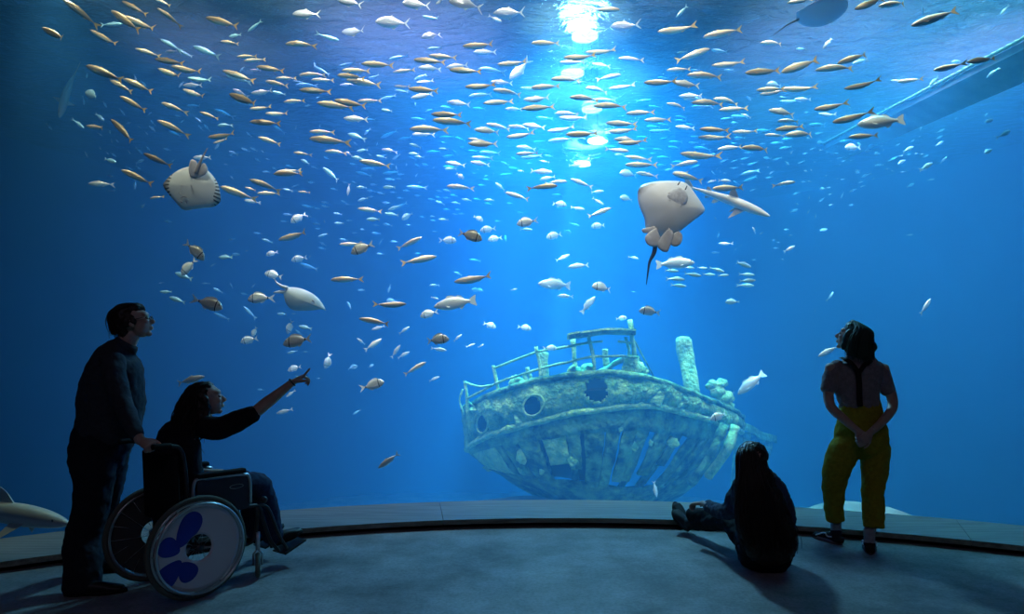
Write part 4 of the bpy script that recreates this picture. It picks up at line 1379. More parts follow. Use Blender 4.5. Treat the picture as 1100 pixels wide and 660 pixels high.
# striped-edged ray
d = 6.9; c = (206,201); M, s = px_frame(c, d); r2 = empty('stingray'); r2.matrix_world = M
tagd(r2, 'white-bellied stingray with dark-striped fin edges, tail up, above the standing man', 'stingray')
t3 = lambda x, y: (80+x/6.111, 180+y/6.111)
M_r2 = ray_mat('white belly with striped edge', (.78,.80,.78), (.30,.24,.15), 0, 33*s, .74, True)
disc('body', [t3(*p) for p in [(720,278),(690,262),(640,205),(590,150),(563,108),(580,80),(630,38),(700,2),(770,-12),(850,5),(900,50),(930,100),(943,160),(940,215),(900,250),(820,264)]], c, s, .05, M_r2, r2, .18, 3, 7, 1, t3(760,130))
lobe('pelvic_fin', [t3(*p) for p in [(775,70),(765,20),(780,-40),(815,-30),(830,20),(830,75)]], c, s, .05, .014, M_pel, r2)
lobe('pelvic_fin', [t3(*p) for p in [(825,75),(830,10),(865,-20),(888,20),(870,55)]], c, s, .045, .014, M_pel, r2)
tube_px('tail', [t3(815,50), t3(835,0), t3(862,-60), t3(890,-115)], [.022,.018,.010,.003], c, s, [.055,.06,.06,.06], mat('pale tail skin', (.42,.36,.33), .5,.4), r2)
slit(r2, c, s, [t3(715,205), t3(735,198), t3(755,205)], .046, .004, name='mouth')
slit(r2, c, s, [t3(708,225), t3(716,238)], .034, .006, name='nostril'); slit(r2, c, s, [t3(742,225), t3(750,240)], .034, .006, name='nostril')
for q in (0,1):
    for i in range(5): slit(r2, c, s, [t3((700,790)[q]+(4,-3)[q]*i, 182-13*i), t3((712,802)[q]+(4,-3)[q]*i, 178-13*i)], .05+.001*i, .0022)
# pale blue ray
d = 7.9; c = (324,321); M, s = px_frame(c, d); r3 = empty('stingray'); r3.matrix_world = M
tagd(r3, 'smooth pale blue-grey stingray gliding nose-down above the pointing woman', 'stingray')
t4 = lambda x, y: (170+x/6.111, 280+y/6.111)
M_r3 = mat('pale grey ray skin', (.50,.58,.56), .45, .4, build=mottled((.44,.52,.50),(.58,.64,.60), 4, 4, coords='Object'))
disc('body', [t4(*p) for p in [(1090,326),(1060,318),(1010,326),(930,330),(880,324),(842,292),(822,240),(820,195),(850,176),(910,178),(980,200),(1040,240),(1075,290)]], c, s, .065, M_r3, r3, .22, 3, 7, 1, t4(930,255))
tube_px('tail', [t4(850,182), t4(810,168), t4(780,148), t4(764,126)], [.024,.018,.010,.003], c, s, [0,0,0,0], M_r3, r3)
lobe('pelvic_fin', [t4(*p) for p in [(835,192),(790,196),(752,210),(790,216),(830,215)]], c, s, -.01, .012, M_r3, r3)
slit(r3, c, s, [t4(1016,262), t4(1030,272)], .035, .008, name='eye')
# dim ray high up, haze put into its pale skin colour
d = 8.05; c = (884,14); M, s = px_frame(c, d, (1.25,0)); r4 = empty('stingray'); r4.matrix_world = M
tagd(r4, 'dim dusky stingray just under the surface at the top edge', 'stingray')
disc('body', [(858,18),(870,2),(890,-8),(908,6),(908,22),(895,34),(878,36),(864,30)], c, s, .04, mat('pale violet ray skin with haze', (.62,.62,.78), .6,.2), r4, .2, 3, 6, 1, (885,14))
tube_px('tail', [(862,22),(852,30),(842,44)], [.016,.010,.003], c, s, [0,0,0], M_raydark, r4)
# sharks: unit bodies like the fish
SH = [(.5,.004,-.012,.01),(.45,.028,-.035,.03),(.34,.056,-.052,.05),(.18,.072,-.062,.058),(.0,.064,-.056,.052),(-.18,.040,-.036,.032),(-.3,.022,-.02,.016),(-.38,.016,-.014,.01),(-.47,.02,.004,.004)]
def shark(name, label, H, T_, skin, fin, roll=0, k=.15, cat='shark', flat=1.0, group=None):
    fw = H-T_; L = fw.length; fw.normalize(); up = V((0,0,1)) if abs(fw.z) < .9 else V((1,0,.2))
    rt = up.cross(fw).normalized(); up = fw.cross(rt); R3 = Matrix.Rotation(roll, 3, fw)
    M = Matrix((fw, R3@rt, R3@up)).transposed().to_4x4(); M.translation=(H+T_)/2; M = M @ Matrix.Scale(L,4)
    root = empty(name); root.matrix_world = M; tagd(root, label, cat)
    me = body_mesh('body', [(a, b*flat, c2*flat, w*(1.5 if flat < 1 and a > .1 else 1)) for a, b, c2, w in SH], k, 16, 4); link('body', me, skin, root)
    for nm, outs in (('dorsal_fin', [([(.12,.06),(.05,.13),(.0,.155),(.0,.12),(.015,.05)],0,0)]), ('second_dorsal_fin', [([(-.17,.036),(-.21,.065),(-.235,.06),(-.225,.028)],0,0)]),
                     ('tail_fin', [([(-.37,.012),(-.44,.07),(-.52,.13),(-.5,.08),(-.465,.03),(-.475,-.045),(-.44,-.03),(-.38,-.012)],0,0)]), ('anal_fin', [([(-.16,-.034),(-.2,-.06),(-.22,-.055),(-.21,-.03)],0,0)])):
        o = link(nm, fin_mesh(nm, outs, k, .005), fin, root, False)
    for sgn in (1,-1):
        o = link('pectoral_fin', fin_mesh('pf', [([(.24,-.03),(.16,-.10),(.10,-.15),(.12,-.09),(.14,-.035)], sgn*.04, sgn*.9)], k, .004), fin, root, False)
        link('pelvic_fin', fin_mesh('vf', [([(-.06,-.045),(-.1,-.075),(-.125,-.075),(-.11,-.04)], sgn*.02, sgn*.7)], k, .003), fin, root, False)
        link('eye', eye_mesh('eye', (.42, sgn*.036, .01), .007, k), M_eye, root)
    return root
M_shk = ramp_mat('grey shark skin', 'Z', [(-.06,(.78,.80,.76)),(-.005,(.62,.66,.62)),(.012,(.36,.38,.33)),(.07,(.42,.43,.34))], rough=.5, metal=0, var=.0)
M_shf = mat('grey shark fin', (.38,.40,.35), .55, .3); M_gf = mat('sandy fin', (.55,.48,.44), .55, .3)
H = P(74,562,5.75); shark('shark', 'grey reef shark nosing in low behind the standing man', H, H+V((-1.45,.25,.13)), M_shk, M_shf)
shark('shark', 'dim thin shark hanging nose-down in the dark water by the edge', P(64,126,9.6), P(79,70,9.9), mat('dim shark skin', (.28,.33,.30), .6,.2), M_shf, roll=.8)
g = shark('guitarfish', 'long-snouted shark-like ray gliding just past the big stingray', P(827,232,7.9), P(733,196,8.05), ramp_mat('sandy guitarfish skin','Z',[(-.04,(.85,.83,.82)),(.0,(.80,.76,.74)),(.04,(.50,.42,.38))],rough=.5,metal=0,var=0), M_gf, roll=.5, k=-.25, cat='ray', flat=.75)
# ------------------------------------------------------------------ the wreck
def wreck_nodes(nt, b):
    tc = node(nt,'ShaderNodeTexCoord')
    n1 = node(nt,'ShaderNodeTexNoise', Scale=2.6, Detail=8, Roughness=.7); nt.links.new(tc.outputs['Object'], n1.inputs['Vector'])
    r = node(nt,'ShaderNodeValToRGB'); e = r.color_ramp.elements
    e[0].position=.34; e[0].color=(.03,.11,.06,1); e[1].position=.64; e[1].color=(.45,.72,.24,1)
    a = e.new(.45); a.color=(.10,.28,.13,1); a = e.new(.54); a.color=(.26,.46,.17,1)
    nt.links.new(n1.outputs['Fac'], r.inputs['Fac'])
    v = node(nt,'ShaderNodeTexVoronoi', Scale=9); nt.links.new(tc.outputs['Object'], v.inputs['Vector'])
    r2 = node(nt,'ShaderNodeValToRGB'); r2.color_ramp.elements[0].position=.05; r2.color_ramp.elements[0].color=(.25,.2,.16,1); r2.color_ramp.elements[1].position=.22; r2.color_ramp.elements[1].color=(1,1,1,1); nt.links.new(v.outputs['Distance'], r2.inputs['Fac'])
    mx = node(nt,'ShaderNodeMix', data_type='RGBA', blend_type='MULTIPLY'); mx.inputs[0].default_value=.6; nt.links.new(r.outputs[0], mx.inputs[6]); nt.links.new(r2.outputs[0], mx.inputs[7])
    nt.links.new(mx.outputs[2], b.inputs['Base Color'])
    n3 = node(nt,'ShaderNodeTexNoise', Scale=14, Detail=6); nt.links.new(tc.outputs['Object'], n3.inputs['Vector'])
    bp = node(nt,'ShaderNodeBump', Strength=1, Distance=.09); nt.links.new(n3.outputs['Fac'], bp.inputs['Height']); nt.links.new(bp.outputs['Normal'], b.inputs['Normal'])
M_wr = mat('encrusted green hull plating', rough=.9, spec=.15, build=wreck_nodes)
M_wd = mat('dark waterlogged timber', rough=.9, spec=.1, build=mottled((.012,.05,.03),(.18,.40,.18), 3.4, 8, 1, 14, .07, pos=(.4,.62)))
M_wl = mat('pale encrusted timber', rough=.9, spec=.1, build=mottled((.12,.34,.17),(.52,.80,.34), 5, 8, 1, 18, .06))
M_in = mat('black painted-shade timber', (.012,.02,.02), .95, .05)  # shade inside the wreck, put into the timber colour
ship = empty('shipwreck', P(640,520,11.5)); tagd(ship, 'sunken wooden ship stern with rusty portholes, broken rails and bare ribs', 'shipwreck')
SHIPM = Matrix.Translation(P(640,520,11.5)).inverted()
def S(px, py, d): return SHIPM @ P(px, py, d)
def curve3(pts, n): return [V((float(a[0]),float(a[1]),float(a[2]))) for a in spline([S(*p)[:] for p in pts], n)]
TOPC = [(500,446,13.6),(498,440,12.7),(512,433,12.0),(535,423,11.5),(565,413,11.15),(605,406,10.9),(655,402,10.75),(700,409,10.85),(735,421,11.15),(765,433,11.6),(788,443,12.2),(797,450,13.0)]
BOTC = [(506,484,13.6),(502,482,12.75),(516,472,12.1),(537,464,11.6),(566,456,11.25),(606,446,11.0),(655,438,10.85),(700,436,10.95),(735,443,11.25),(765,452,11.7),(787,459,12.3),(796,464,13.1)]
KEEL = [(565,520,13.4),(543,511,12.9),(560,524,12.6),(582,536,12.4),(603,548,12.3),(620,556,12.2),(634,566,12.2),(645,572,12.2),(655,568,12.2),(670,560,12.3),(692,552,12.6),(710,548,13.2)]
NS = 14
TC, BC, KC = curve3(TOPC, NS), curve3(BOTC, NS), curve3(KEEL, NS)
NU = len(TC)
def wall_grid(name, fn, nv, th, m, u0=0, u1=None, skip=None, parent=None, disp=.02):
    """a plated surface over u (along the hull) and v (down), with thickness; skip(u,v) leaves holes"""
    u1 = NU-1 if u1 is None else u1
    us = list(range(u0, u1+1)); bm = bmesh.new(); G = {}
    for u in us:
        for v in range(nv+1):
            p = fn(u, v/nv); q = p*1.0
            nn = mnoise.noise_vector(p*2.3)*disp + mnoise.noise_vector(p*7)*disp*.4
            G[u,v] = bm.verts.new(p+nn)
    for u in us[:-1]:
        for v in range(nv):
            if skip and skip(u+.5, (v+.5)/nv): continue
            bm.faces.new((G[u,v], G[u+1,v], G[u+1,v+1], G[u,v+1]))
    bmesh.ops.delete(bm, geom=[v for v in bm.verts if not v.link_faces], context='VERTS')
    o = obj(name, bm, m, parent); md = o.modifiers.new('s','SOLIDIFY'); md.thickness = th; md.offset = 0; return o
def scr(p):    # where a ship point stands in the view, used only to set the portholes on the band
    w = SHIPM.inverted() @ p; return 550+w.x/w.y*F, HY-(w.z-EH)/w.y*F
def band_pt(u, v):
    i = min(int(u), NU-2); f = u-i; a = TC[i].lerp(TC[i+1], f); b = BC[i].lerp(BC[i+1], f); p = a.lerp(b, v); p.y -= .10*math.sin(math.pi*v); return p
HOLES = [((518,455),6,9.5,0),((573,436),9.5,10,0),((641,419),11.5,13,1)]
def in_hole(u, v):
    x, y = scr(band_pt(u, v))
    for (cx_, cy_), rx, ry, jag in HOLES:
        e = ((x-cx_)/rx)**2 + ((y-cy_)/ry)**2
        if e < (1 + (.45*mnoise.noise(V((x*.25,y*.25,0))) if jag else 0)): return True
    return False
# finer u for the band
bm = bmesh.new(); NB = (NU-1)*2; NVb = 26; G = {}
for i in range(NB+1):
    for j in range(NVb+1):
        p = band_pt(i/2, j/NVb); G[i,j] = bm.verts.new(p + mnoise.noise_vector(p*2)*.05 + mnoise.noise_vector(p*8)*.022)
for i in range(NB):
    for j in range(NVb):
        if not in_hole((i+.5)/2, (j+.5)/NVb): bm.faces.new((G[i,j],G[i+1,j],G[i+1,j+1],G[i,j+1]))
bmesh.ops.delete(bm, geom=[v for v in bm.verts if not v.link_faces], context='VERTS')
o = obj('bulwark', bm, M_wr, ship); md = o.modifiers.new('s','SOLIDIFY'); md.thickness=.07; md.offset=0
def rail(name, pts, r, m, jit=.012, parent=ship, seg=7, n=6):
    q = curve3(pts, n) if not isinstance(pts[0], Vector) else pts
    q = [p + mnoise.noise_vector(p*4)*jit for p in q]
    bm = bmesh.new(); add_tube(bm, q, [r*(1+.25*mnoise.noise(p*5)) for p in q], seg); return obj(name, bm, m, parent)
rail('cap_rail', [p+V((0,-.05,.02)) for p in TC], .055, M_wd, .02)
rail('rubbing_strake', [p+V((0,-.06,0)) for p in BC], .06, M_wl, .015)
for (cx_, cy_), rx, ry, jag in HOLES[:2]:
    # find the band point nearest that place
    best = min(((scr(band_pt(u/4, v/20)), u/4, v/20) for u in range(0,(NU-1)*4) for v in range(21)), key=lambda t: (t[0][0]-cx_)**2+(t[0][1]-cy_)**2)
    p = band_pt(best[1], best[2]); t = (band_pt(best[1]+.5,best[2])-band_pt(best[1]-.5,best[2])).normalized(); dn = (band_pt(best[1],.9)-band_pt(best[1],.1)).normalized()
    bm = bmesh.new(); add_torus(bm, (0,0,0), (0,0,1), 1, .10, 28, 7); k = 11.2/F
    ax = t; ay = dn; az = t.cross(dn).normalized()
    M = Matrix((ax*(rx*k*1.12/max(abs(t.x),.35)), ay*(ry*k*1.12), az*(ry*k))).transposed().to_4x4(); M.translation = p+V((0,-.05,0))
    bmesh.ops.transform(bm, matrix=M, verts=bm.verts); obj('porthole_rim', bm, M_wl, ship)
def hull_pt(u, v):
    i = min(int(u), NU-2); f = u-i; b = BC[i].lerp(BC[i+1], f); k = KC[i].lerp(KC[i+1], f)
    p = b.lerp(k, v); p.y -= .35*math.sin(math.pi*min(v*1.1,1)) ; p.z -= .0; return p
def strip(name, u0, u1, v0, v1, m, th=.06, nu=4, nv=16, rag=.0):
    bm = bmesh.new(); G = {}
    for i in range(nu+1):
        for j in range(nv+1):
            u = u0+(u1-u0)*i/nu; v = v0+(v1-v0)*j/nv
            w = rag*mnoise.noise(V((j*.6,u0,3))) * (1 if i in (0,nu) else 0)
            p = hull_pt(max(0,min(NU-1.001,u+w)), v); G[i,j] = bm.verts.new(p+mnoise.noise_vector(p*3)*.025)
    for i in range(nu):
        for j in range(nv): bm.faces.new((G[i,j],G[i+1,j],G[i+1,j+1],G[i,j+1]))
    o = obj(name, bm, m, ship); md = o.modifiers.new('s','SOLIDIFY'); md.thickness=th; md.offset=0; return o
rs = random.Random(3)
lower = strip('lower_hull', .2, NU-1.2, .60, 1.0, M_wd, .08, 90, 10)
strip('upper_strake', .2, NU*.88, .0, .17, M_wd, .07, 90, 5)
u = .5
while u < NU-3:
    f = u/NU
    wdt = rs.choice((3,5,7,9)) if f < .5 else rs.uniform(3.5,8)
    gap = (rs.choice((.25,.3,1.6,2.3)) if f < .48 else rs.choice((.3,.5,1.2)) if f < .58 else rs.uniform(1.6,4.2))
    v1 = .64 if rs.random() < .8 else rs.uniform(.4,.55)
    strip('hull_plank', u, min(u+wdt, NU-1.2), .12, v1 if f < .75 else rs.uniform(.62,.72), M_wl if rs.random() < .18 else M_wd, .06, 4, 16, .35)
    u += wdt+gap
# inner ribs seen through the gaps
for k in range(9):
    u = 14+k*14.5
    q = [hull_pt(min(u,NU-1.01), v)+V((0,.42,0)) for v in [i/10 for i in range(9)]]
    bm = bmesh.new(); add_tube(bm, q, [.07+.02*mnoise.noise(p*3) for p in q], 6); obj('frame_rib', bm, M_wl if k%3 == 1 else M_wd, ship)
# ribs standing beyond the broken edge
for i, (x0,y0,x1,y1) in enumerate([(778,456,742,520),(790,458,760,512),(768,458,728,516),(752,452,716,520)]):
    rail('bare_rib', [(x0,y0,11.5+.2*i),((x0+x1)/2+5,(y0+y1)/2,11.4+.2*i),(x1,y1,11.7+.2*i)], .085, M_wl if i%2 else M_wd)
strip('hull_shade_backing', 2, NU*.52, .10, .66, M_in, .05, 60, 10).location = (0,.75,.05)  # black sheet added behind the plank gaps as the hull's inner shade
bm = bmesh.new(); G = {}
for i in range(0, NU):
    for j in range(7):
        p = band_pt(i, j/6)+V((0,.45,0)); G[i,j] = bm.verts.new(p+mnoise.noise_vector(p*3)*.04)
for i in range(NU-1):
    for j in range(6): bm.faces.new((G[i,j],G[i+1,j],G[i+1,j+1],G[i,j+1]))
o = obj('bulwark_shade_backing', bm, M_in, ship); md = o.modifiers.new('s','SOLIDIFY'); md.thickness=.05  # black backing added so the portholes look dark
for k in range(16):
    u = rs.uniform(2, NU-4); v = rs.choice((rs.uniform(.15,.6), rs.uniform(-.9,.0)))
    p = (hull_pt(u, v) if v > 0 else band_pt(u, -v)) + V((0,-.03,0)); r_ = rs.uniform(.03,.10)
    bm = bmesh.new(); bmesh.ops.create_icosphere(bm, subdivisions=3, radius=1); s_ = rs.random()*40
    for w in bm.verts: w.co *= 1+.5*mnoise.noise(w.co*1.6+V((s_,0,0)))
    bmesh.ops.transform(bm, matrix=Matrix.Translation(p) @ Matrix.Diagonal((r_*rs.uniform(.8,1.8), r_*.4, r_*rs.uniform(.8,2), 1)), verts=bm.verts); obj('encrusting_growth', bm, M_wl, ship)
# stern posts, rails
e5 = lambda x, y: (480+x/6.111, 340+y/6.111)
for (x0,y0),(x1,y1),d in [(e5(120,425),e5(135,632),12.0),(e5(300,320),e5(350,540),11.5),(e5(585,200),e5(628,442),11.15),(e5(930,120),e5(978,372),10.95)]:
    rail('stanchion', [(x0,y0,d),((x0+x1)/2+.5,(y0+y1)/2,d),(x1,y1+3,d)], .032, M_wl)
rail('top_rail', [(*e5(300,342),11.5),(*e5(440,290),11.3),(*e5(590,237),11.15),(*e5(800,198),11.0),(*e5(940,172),10.95),(*e5(1025,166),10.9)], .022, M_wl)
rail('middle_rail', [(*e5(130,542),12.0),(*e5(320,445),11.5),(*e5(450,395),11.3),(*e5(612,343),11.15),(*e5(830,292),11.0),(*e5(960,266),10.95),(*e5(1100,262),10.9),(672,383,10.9),(687,384,11)], .022, M_wl)
rail('hanging_rail', [(*e5(122,435),12.0),(*e5(200,460),11.8),(*e5(300,452),11.5)], .022, M_wl)
rail('short_rail', [(664,367,10.9),(678,368,10.95)], .02, M_wl)
def beam(name, pts, w, h, m, jit=.01):
    q = curve3(pts, 5); bm = bmesh.new(); rings = []
    for i, p in enumerate(q):
        p = p + mnoise.noise_vector(p*3)*jit; rings.append([bm.verts.new(p+V(c)) for c in ((0,-w/2,-h/2),(0,w/2,-h/2),(0,w/2,h/2),(0,-w/2,h/2))])
    for a, b in zip(rings, rings[1:]):
        for k in range(4): bm.faces.new((a[k],a[(k+1)%4],b[(k+1)%4],b[k]))
    bm.faces.new(rings[0][::-1]); bm.faces.new(rings[-1]); bmesh.ops.recalc_face_normals(bm, faces=bm.faces)
    return obj(name, bm, m, ship, smooth=False)
beam('canopy_edge', [(610,362,10.95),(630,359,10.95),(655,356,10.95),(681,357.5,10.95)], .35, .10, M_wd); beam('canopy_board', [(610,359.5,10.9),(630,356.5,10.9),(655,354,10.9),(681,355.5,10.9)], .38, .03, M_wl)
for x0,y0,x1,y1,d,r in [(677,344,685,402,11.0,.045),(672,362,678,402,11.1,.03),(615,365,619,408,11.6,.05),(583,380,585,412,11.8,.10),(650,375,652,404,11.5,.06),(567,394,572,416,11.9,.04),(563,402,566,416,11.9,.05)]:
    rail('deck_post', [(x0,y0,d),((x0+x1)/2,(y0+y1)/2,d),(x1,y1+2,d)], r, M_wl, .03)
rail('stay', [(679,360,11),(688,378,11.1),(702,404,11.2)], .012, M_wd); rail('stay', [(680,375,11),(690,390,11.1),(699,402,11.2)], .012, M_wd)
rail('brace', [(641,401,11.2),(655,394,11.2),(672,384,11.1)], .05, M_wl, .04); rail('brace', [(497,418,12.3),(494,430,12.3),(498,446,12.3)], .02, M_wl); rail('brace', [(503,432,12.0),(511,438,12.0),(516,437,12.0)], .02, M_wl)
def lump(name, c, r, m, sc=(1,1,1), parent=ship, sub=3, amp=.35):
    bm = bmesh.new(); bmesh.ops.create_icosphere(bm, subdivisions=sub, radius=1)
    s = rs.random()*50
    for v in bm.verts: v.co *= 1+amp*mnoise.noise(v.co*1.7+V((s,0,0)))+amp*.4*mnoise.noise(v.co*5+V((s,0,0)))
    M = Matrix.Translation(S(*c) if parent is ship else P(*c)) @ Matrix.Diagonal((r*sc[0], r*sc[1], r*sc[2], 1)); bmesh.ops.transform(bm, matrix=M, verts=bm.verts); return obj(name, bm, m, parent)
lump('winch_drum', (617,402,11.3), .14, M_wl); lump('winch_drum', (632,400,11.3), .15, M_wl); rail('winch_horn', [(612,404,11.2),(613,397,11.2),(618,394,11.2)], .04, M_wl); rail('winch_horn', [(636,402,11.2),(637,396,11.2),(630,393,11.2)], .04, M_wl)
lump('bollard', (553,411,11.7), .10, M_wl, (1,1,1.3)); lump('bollard', (561,414,11.6), .10, M_wl); lump('cleat', (509,440,12), .07, M_wl, (1.6,1,.6)); rail('fallen_spar', [(550,420,11.6),(556,408,11.6),(566,416,11.6)], .04, M_wl, .03)
for c, r in [((678,389,11.1),.13),((675,398,11.1),.12),((684,397,11.1),.15),((690,399,11.2),.10)]: lump('encrusted_fitting', c, r, M_wl)
# rudder post / samson post
q = [(734,362,11.9),(736,380,11.9),(740,400,11.8),(744,424,11.7)]
bm = bmesh.new(); pts = curve3(q, 6); rings=[]
for i, p in enumerate(pts):
    t = i/(len(pts)-1); w = .15*(1-.06*t)*(.75 if i == 0 else 1); 
    ring = []
    for k in range(16):
        a = 2*math.pi*k/16; rr = w*(1-.28*math.exp(-((a-4.71)/.35)**2)); o_ = V((math.cos(a)*rr, math.sin(a)*rr*.8, 0)); pp = p+o_; ring.append(bm.verts.new(pp+mnoise.noise_vector(pp*6)*.02))
    rings.append(ring)
for a, b in zip(rings, rings[1:]):
    for k in range(16): bm.faces.new((a[k],a[(k+1)%16],b[(k+1)%16],b[k]))
bm.faces.new(rings[0][::-1]); bm.faces.new(rings[-1]); obj('mast_stump', bm, M_wl, ship)
for c, r in [((766,414,12.0),.12),((775,412,12.0),.11),((771,421,12.0),.14),((780,427,12.0),.16),((776,434,12.0),.15),((783,436,12.1),.10),((772,441,12.0),.14),((764,436,11.9),.12)]:
    lump('rubble_block', c, r, M_wl, (1,.8,.8))
# deck so that the inside is closed from above, shade put into its black
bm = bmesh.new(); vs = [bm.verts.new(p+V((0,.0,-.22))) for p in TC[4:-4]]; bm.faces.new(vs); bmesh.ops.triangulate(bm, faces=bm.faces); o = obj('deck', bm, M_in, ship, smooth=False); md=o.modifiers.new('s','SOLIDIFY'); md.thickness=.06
# collapsed deckhouse behind, a wreck piece of its own
dh = empty('wreck_piece', P(815,500,14)); tagd(dh, 'broken deckhouse wall lying beyond the wreck, behind the sitting girl', 'wreckage')
S0 = SHIPM; SHIPM = Matrix.Translation(P(815,500,14)).inverted(); ship_, ship = ship, dh
q1 = beam('wall_plate', [(792,456,14.0),(806,461,14.0),(818,468,14.0),(832,472,14.2)], .25, .16, M_wd)
q1.parent = dh
for i, x in enumerate((795,803,811,819,826)):
    o = rail('timber_upright', [(x,462+i*2.5,14.1),(x-3,490,14.1),(x-8-i,545,14.2)], .085, M_wl if i == 1 else M_wd, .02, dh)
o = beam('ledger', [(786,545,14.1),(800,548,14.1),(822,549,14.2)], .25, .12, M_wd); o.parent = dh
ship, SHIPM = ship_, S0
# the ledge that slopes away under the surface at the side of the tank, with its rope
bt = empty('tank_beam', P(1000,110,11)); tagd(bt, 'long pale beam just under the surface running off along the tank side', 'beam')
def tp(px, py, d): return P(px,py,d)-bt.location
bm = bmesh.new()
A = [P(1108,40,7.9), P(885,156,14.2)]; dirn = (A[1]-A[0]).normalized(); 
side = V((.92,.0,-.38)); 
def ring(p, w1): return [bm.verts.new(p-bt.location+v) for v in (V((0,0,.0)), V((w1,0,-w1*.55)), V((w1,.0,-w1*.55-.08)), V((0,0,-.10)))]
R = [ring(A[0]+(A[1]-A[0])*t, .44) for t in [-.42+1.42*i/16 for i in range(17)]]
for a, b in zip(R, R[1:]):
    for k in range(4): bm.faces.new((a[k],a[(k+1)%4],b[(k+1)%4],b[k]))
bm.faces.new(R[0][::-1]); bm.faces.new(R[-1]); bmesh.ops.recalc_face_normals(bm, faces=bm.faces)
obj('beam', bm, mat('algae grey beam', (.16,.24,.22), .8, .2, build=mottled((.20,.34,.34),(.30,.46,.44), 3, 5)), bt, smooth=False)
bm = bmesh.new(); q = [A[0]+(A[1]-A[0])*t-bt.location+V((-.01,0,.03)) for t in [-.42+1.42*i/120 for i in range(121)]]
add_tube(bm, q, [.022+.010*(i%2) for i in range(121)], 7); obj('rope', bm, mat('pale green rope', (.42,.62,.48), .8, .2), bt)
# ------------------------------------------------------------------ people
M_skin = mat('skin', (.46,.30,.24), .55, .35, build=mottled((.40,.26,.21),(.50,.33,.27), 14, 4))
M_hair = mat('dark brown hair', (.018,.012,.010), .5, .4); M_hairg = mat('dark teal hair', (.012,.045,.038), .5, .45)
M_hairb = mat('long dark hair', (.022,.014,.010), .45, .45)
def cloth(name, c, scale=40, rough=.85, c2=None):
    c2 = c2 or tuple(x*1.35 for x in c)
    return mat(name, c, rough, .15, build=mottled(c, c2, scale, 5, .35, scale*2, .003))
def ell_loft(bm, pts, side=(0,1,0), seg=18, n=4, round_=True):
    """pts: (centre, ra, rb): ra along the side vector, rb across it. Smooth closed shape."""
    A = spline([(*p[0], p[1], p[2]) for p in pts], n)
    if round_:
        def cap(a, b):
            c = V(a[:3]); t = (V(b[:3])-c); t = t.normalized() if t.length > 1e-9 else V((0,0,1)); r = min(a[3], a[4]); o = []
            for th in (1.45, 1.1, .7, .35): o.append([*(c-t*r*math.sin(th)*.8), a[3]*math.cos(th), a[4]*math.cos(th)])
            return o
        A = cap(A[0], A[1]) + [list(a) for a in A] + cap(A[-1], A[-2])[::-1]
    C_ = [V((float(a[0]),float(a[1]),float(a[2]))) for a in A]; side = V(side); rings = []
    for i, c in enumerate(C_):
        t = (C_[min(i+1,len(C_)-1)]-C_[max(i-1,0)]); t = t.normalized() if t.length > 1e-9 else V((0,0,1))
        s = side - t*side.dot(t); s = s.normalized() if s.length > 1e-3 else t.orthogonal().normalized(); f = t.cross(s)
        ra, rb = max(float(A[i][3]), .0008), max(float(A[i][4]), .0008)
        rings.append([bm.verts.new(c + s*(ra*math.cos(a)) + f*(rb*math.sin(a))) for a in [2*math.pi*k/seg for k in range(seg)]])
    for a, b in zip(rings, rings[1:]):
        for k in range(seg): bm.faces.new((a[k],a[(k+1)%seg],b[(k+1)%seg],b[k]))
    bm.faces.new(rings[0][::-1]); bm.faces.new(rings[-1])
def blob(bm, M, c, r):
    q = bmesh.ops.create_icosphere(bm, subdivisions=3, radius=1)['verts']
    bmesh.ops.transform(bm, matrix=M @ Matrix.Translation(c) @ Matrix.Diagonal((*r,1)), verts=q)
def remesh(o, vox, smooth=4, disp=0, dsize=.06):
    md = o.modifiers.new('r','REMESH'); md.mode='VOXEL'; md.voxel_size=vox; md.use_smooth_shade=True
    if smooth: ms_ = o.modifiers.new('s','SMOOTH'); ms_.iterations = smooth; ms_.factor=.5
    if disp:
        tx = bpy.data.textures.get('folds%g'%dsize) or bpy.data.textures.new('folds%g'%dsize, 'CLOUDS'); tx.noise_scale = dsize; tx.noise_depth = 2
        md = o.modifiers.new('d','DISPLACE'); md.texture = tx; md.strength = disp; md.mid_level=.5; md.texture_coords='GLOBAL'
    return o
def head_shape(bm, c, face, up, s=1.0, female=False):
    """c: middle of the head; face: where it looks; up: its top. Returns the head matrix (x forward, y to its left, z up)."""
    x = V(face).normalized(); z = V(up); z = (z-x*z.dot(x)).normalized(); y = z.cross(x)
    M = Matrix((x,y,z)).transposed().to_4x4(); M.translation = c; M = M @ Matrix.Scale(s,4)
    B = lambda p, r: blob(bm, M, p, r)
    B((-.012,0,.028),(.096,.076,.085)); B((.028,0,-.015),(.062,.064,.085)); B((.031,0,-.058),(.047,.045,.035)); B((.062,0,-.086),(.019,.022,.016))
    B((.066,0,.040),(.026,.052,.022)); B((.070,.031,-.012),(.018,.02,.018)); B((.070,-.031,-.012),(.018,.02,.018))
    ell_loft(bm, [(M@V(p), a*s, b*s) for p, a, b in [((.084,0,.018),.008,.008),((.098,0,-.002),.011,.010),((.108,0,-.018),.014,.010),((.094,0,-.026),.014,.006)]], y, 10)
    B((.086,0,-.046),(.013,.022,.006)); B((.083,0,-.057),(.012,.019,.007))
    for q in (1,-1): B((-.005,q*.077,-.008),(.018,.007,.030)); 
    return M
def eyes(M, parent, iris=(.05,.03,.02)):
    for q in (1,-1):
        bm = bmesh.new(); blob(bm, M, (.081,q*.030,.012), (.011,.013,.010)); obj('eye', bm, mat('eyeball', (.30,.28,.27), .2, .6), parent)
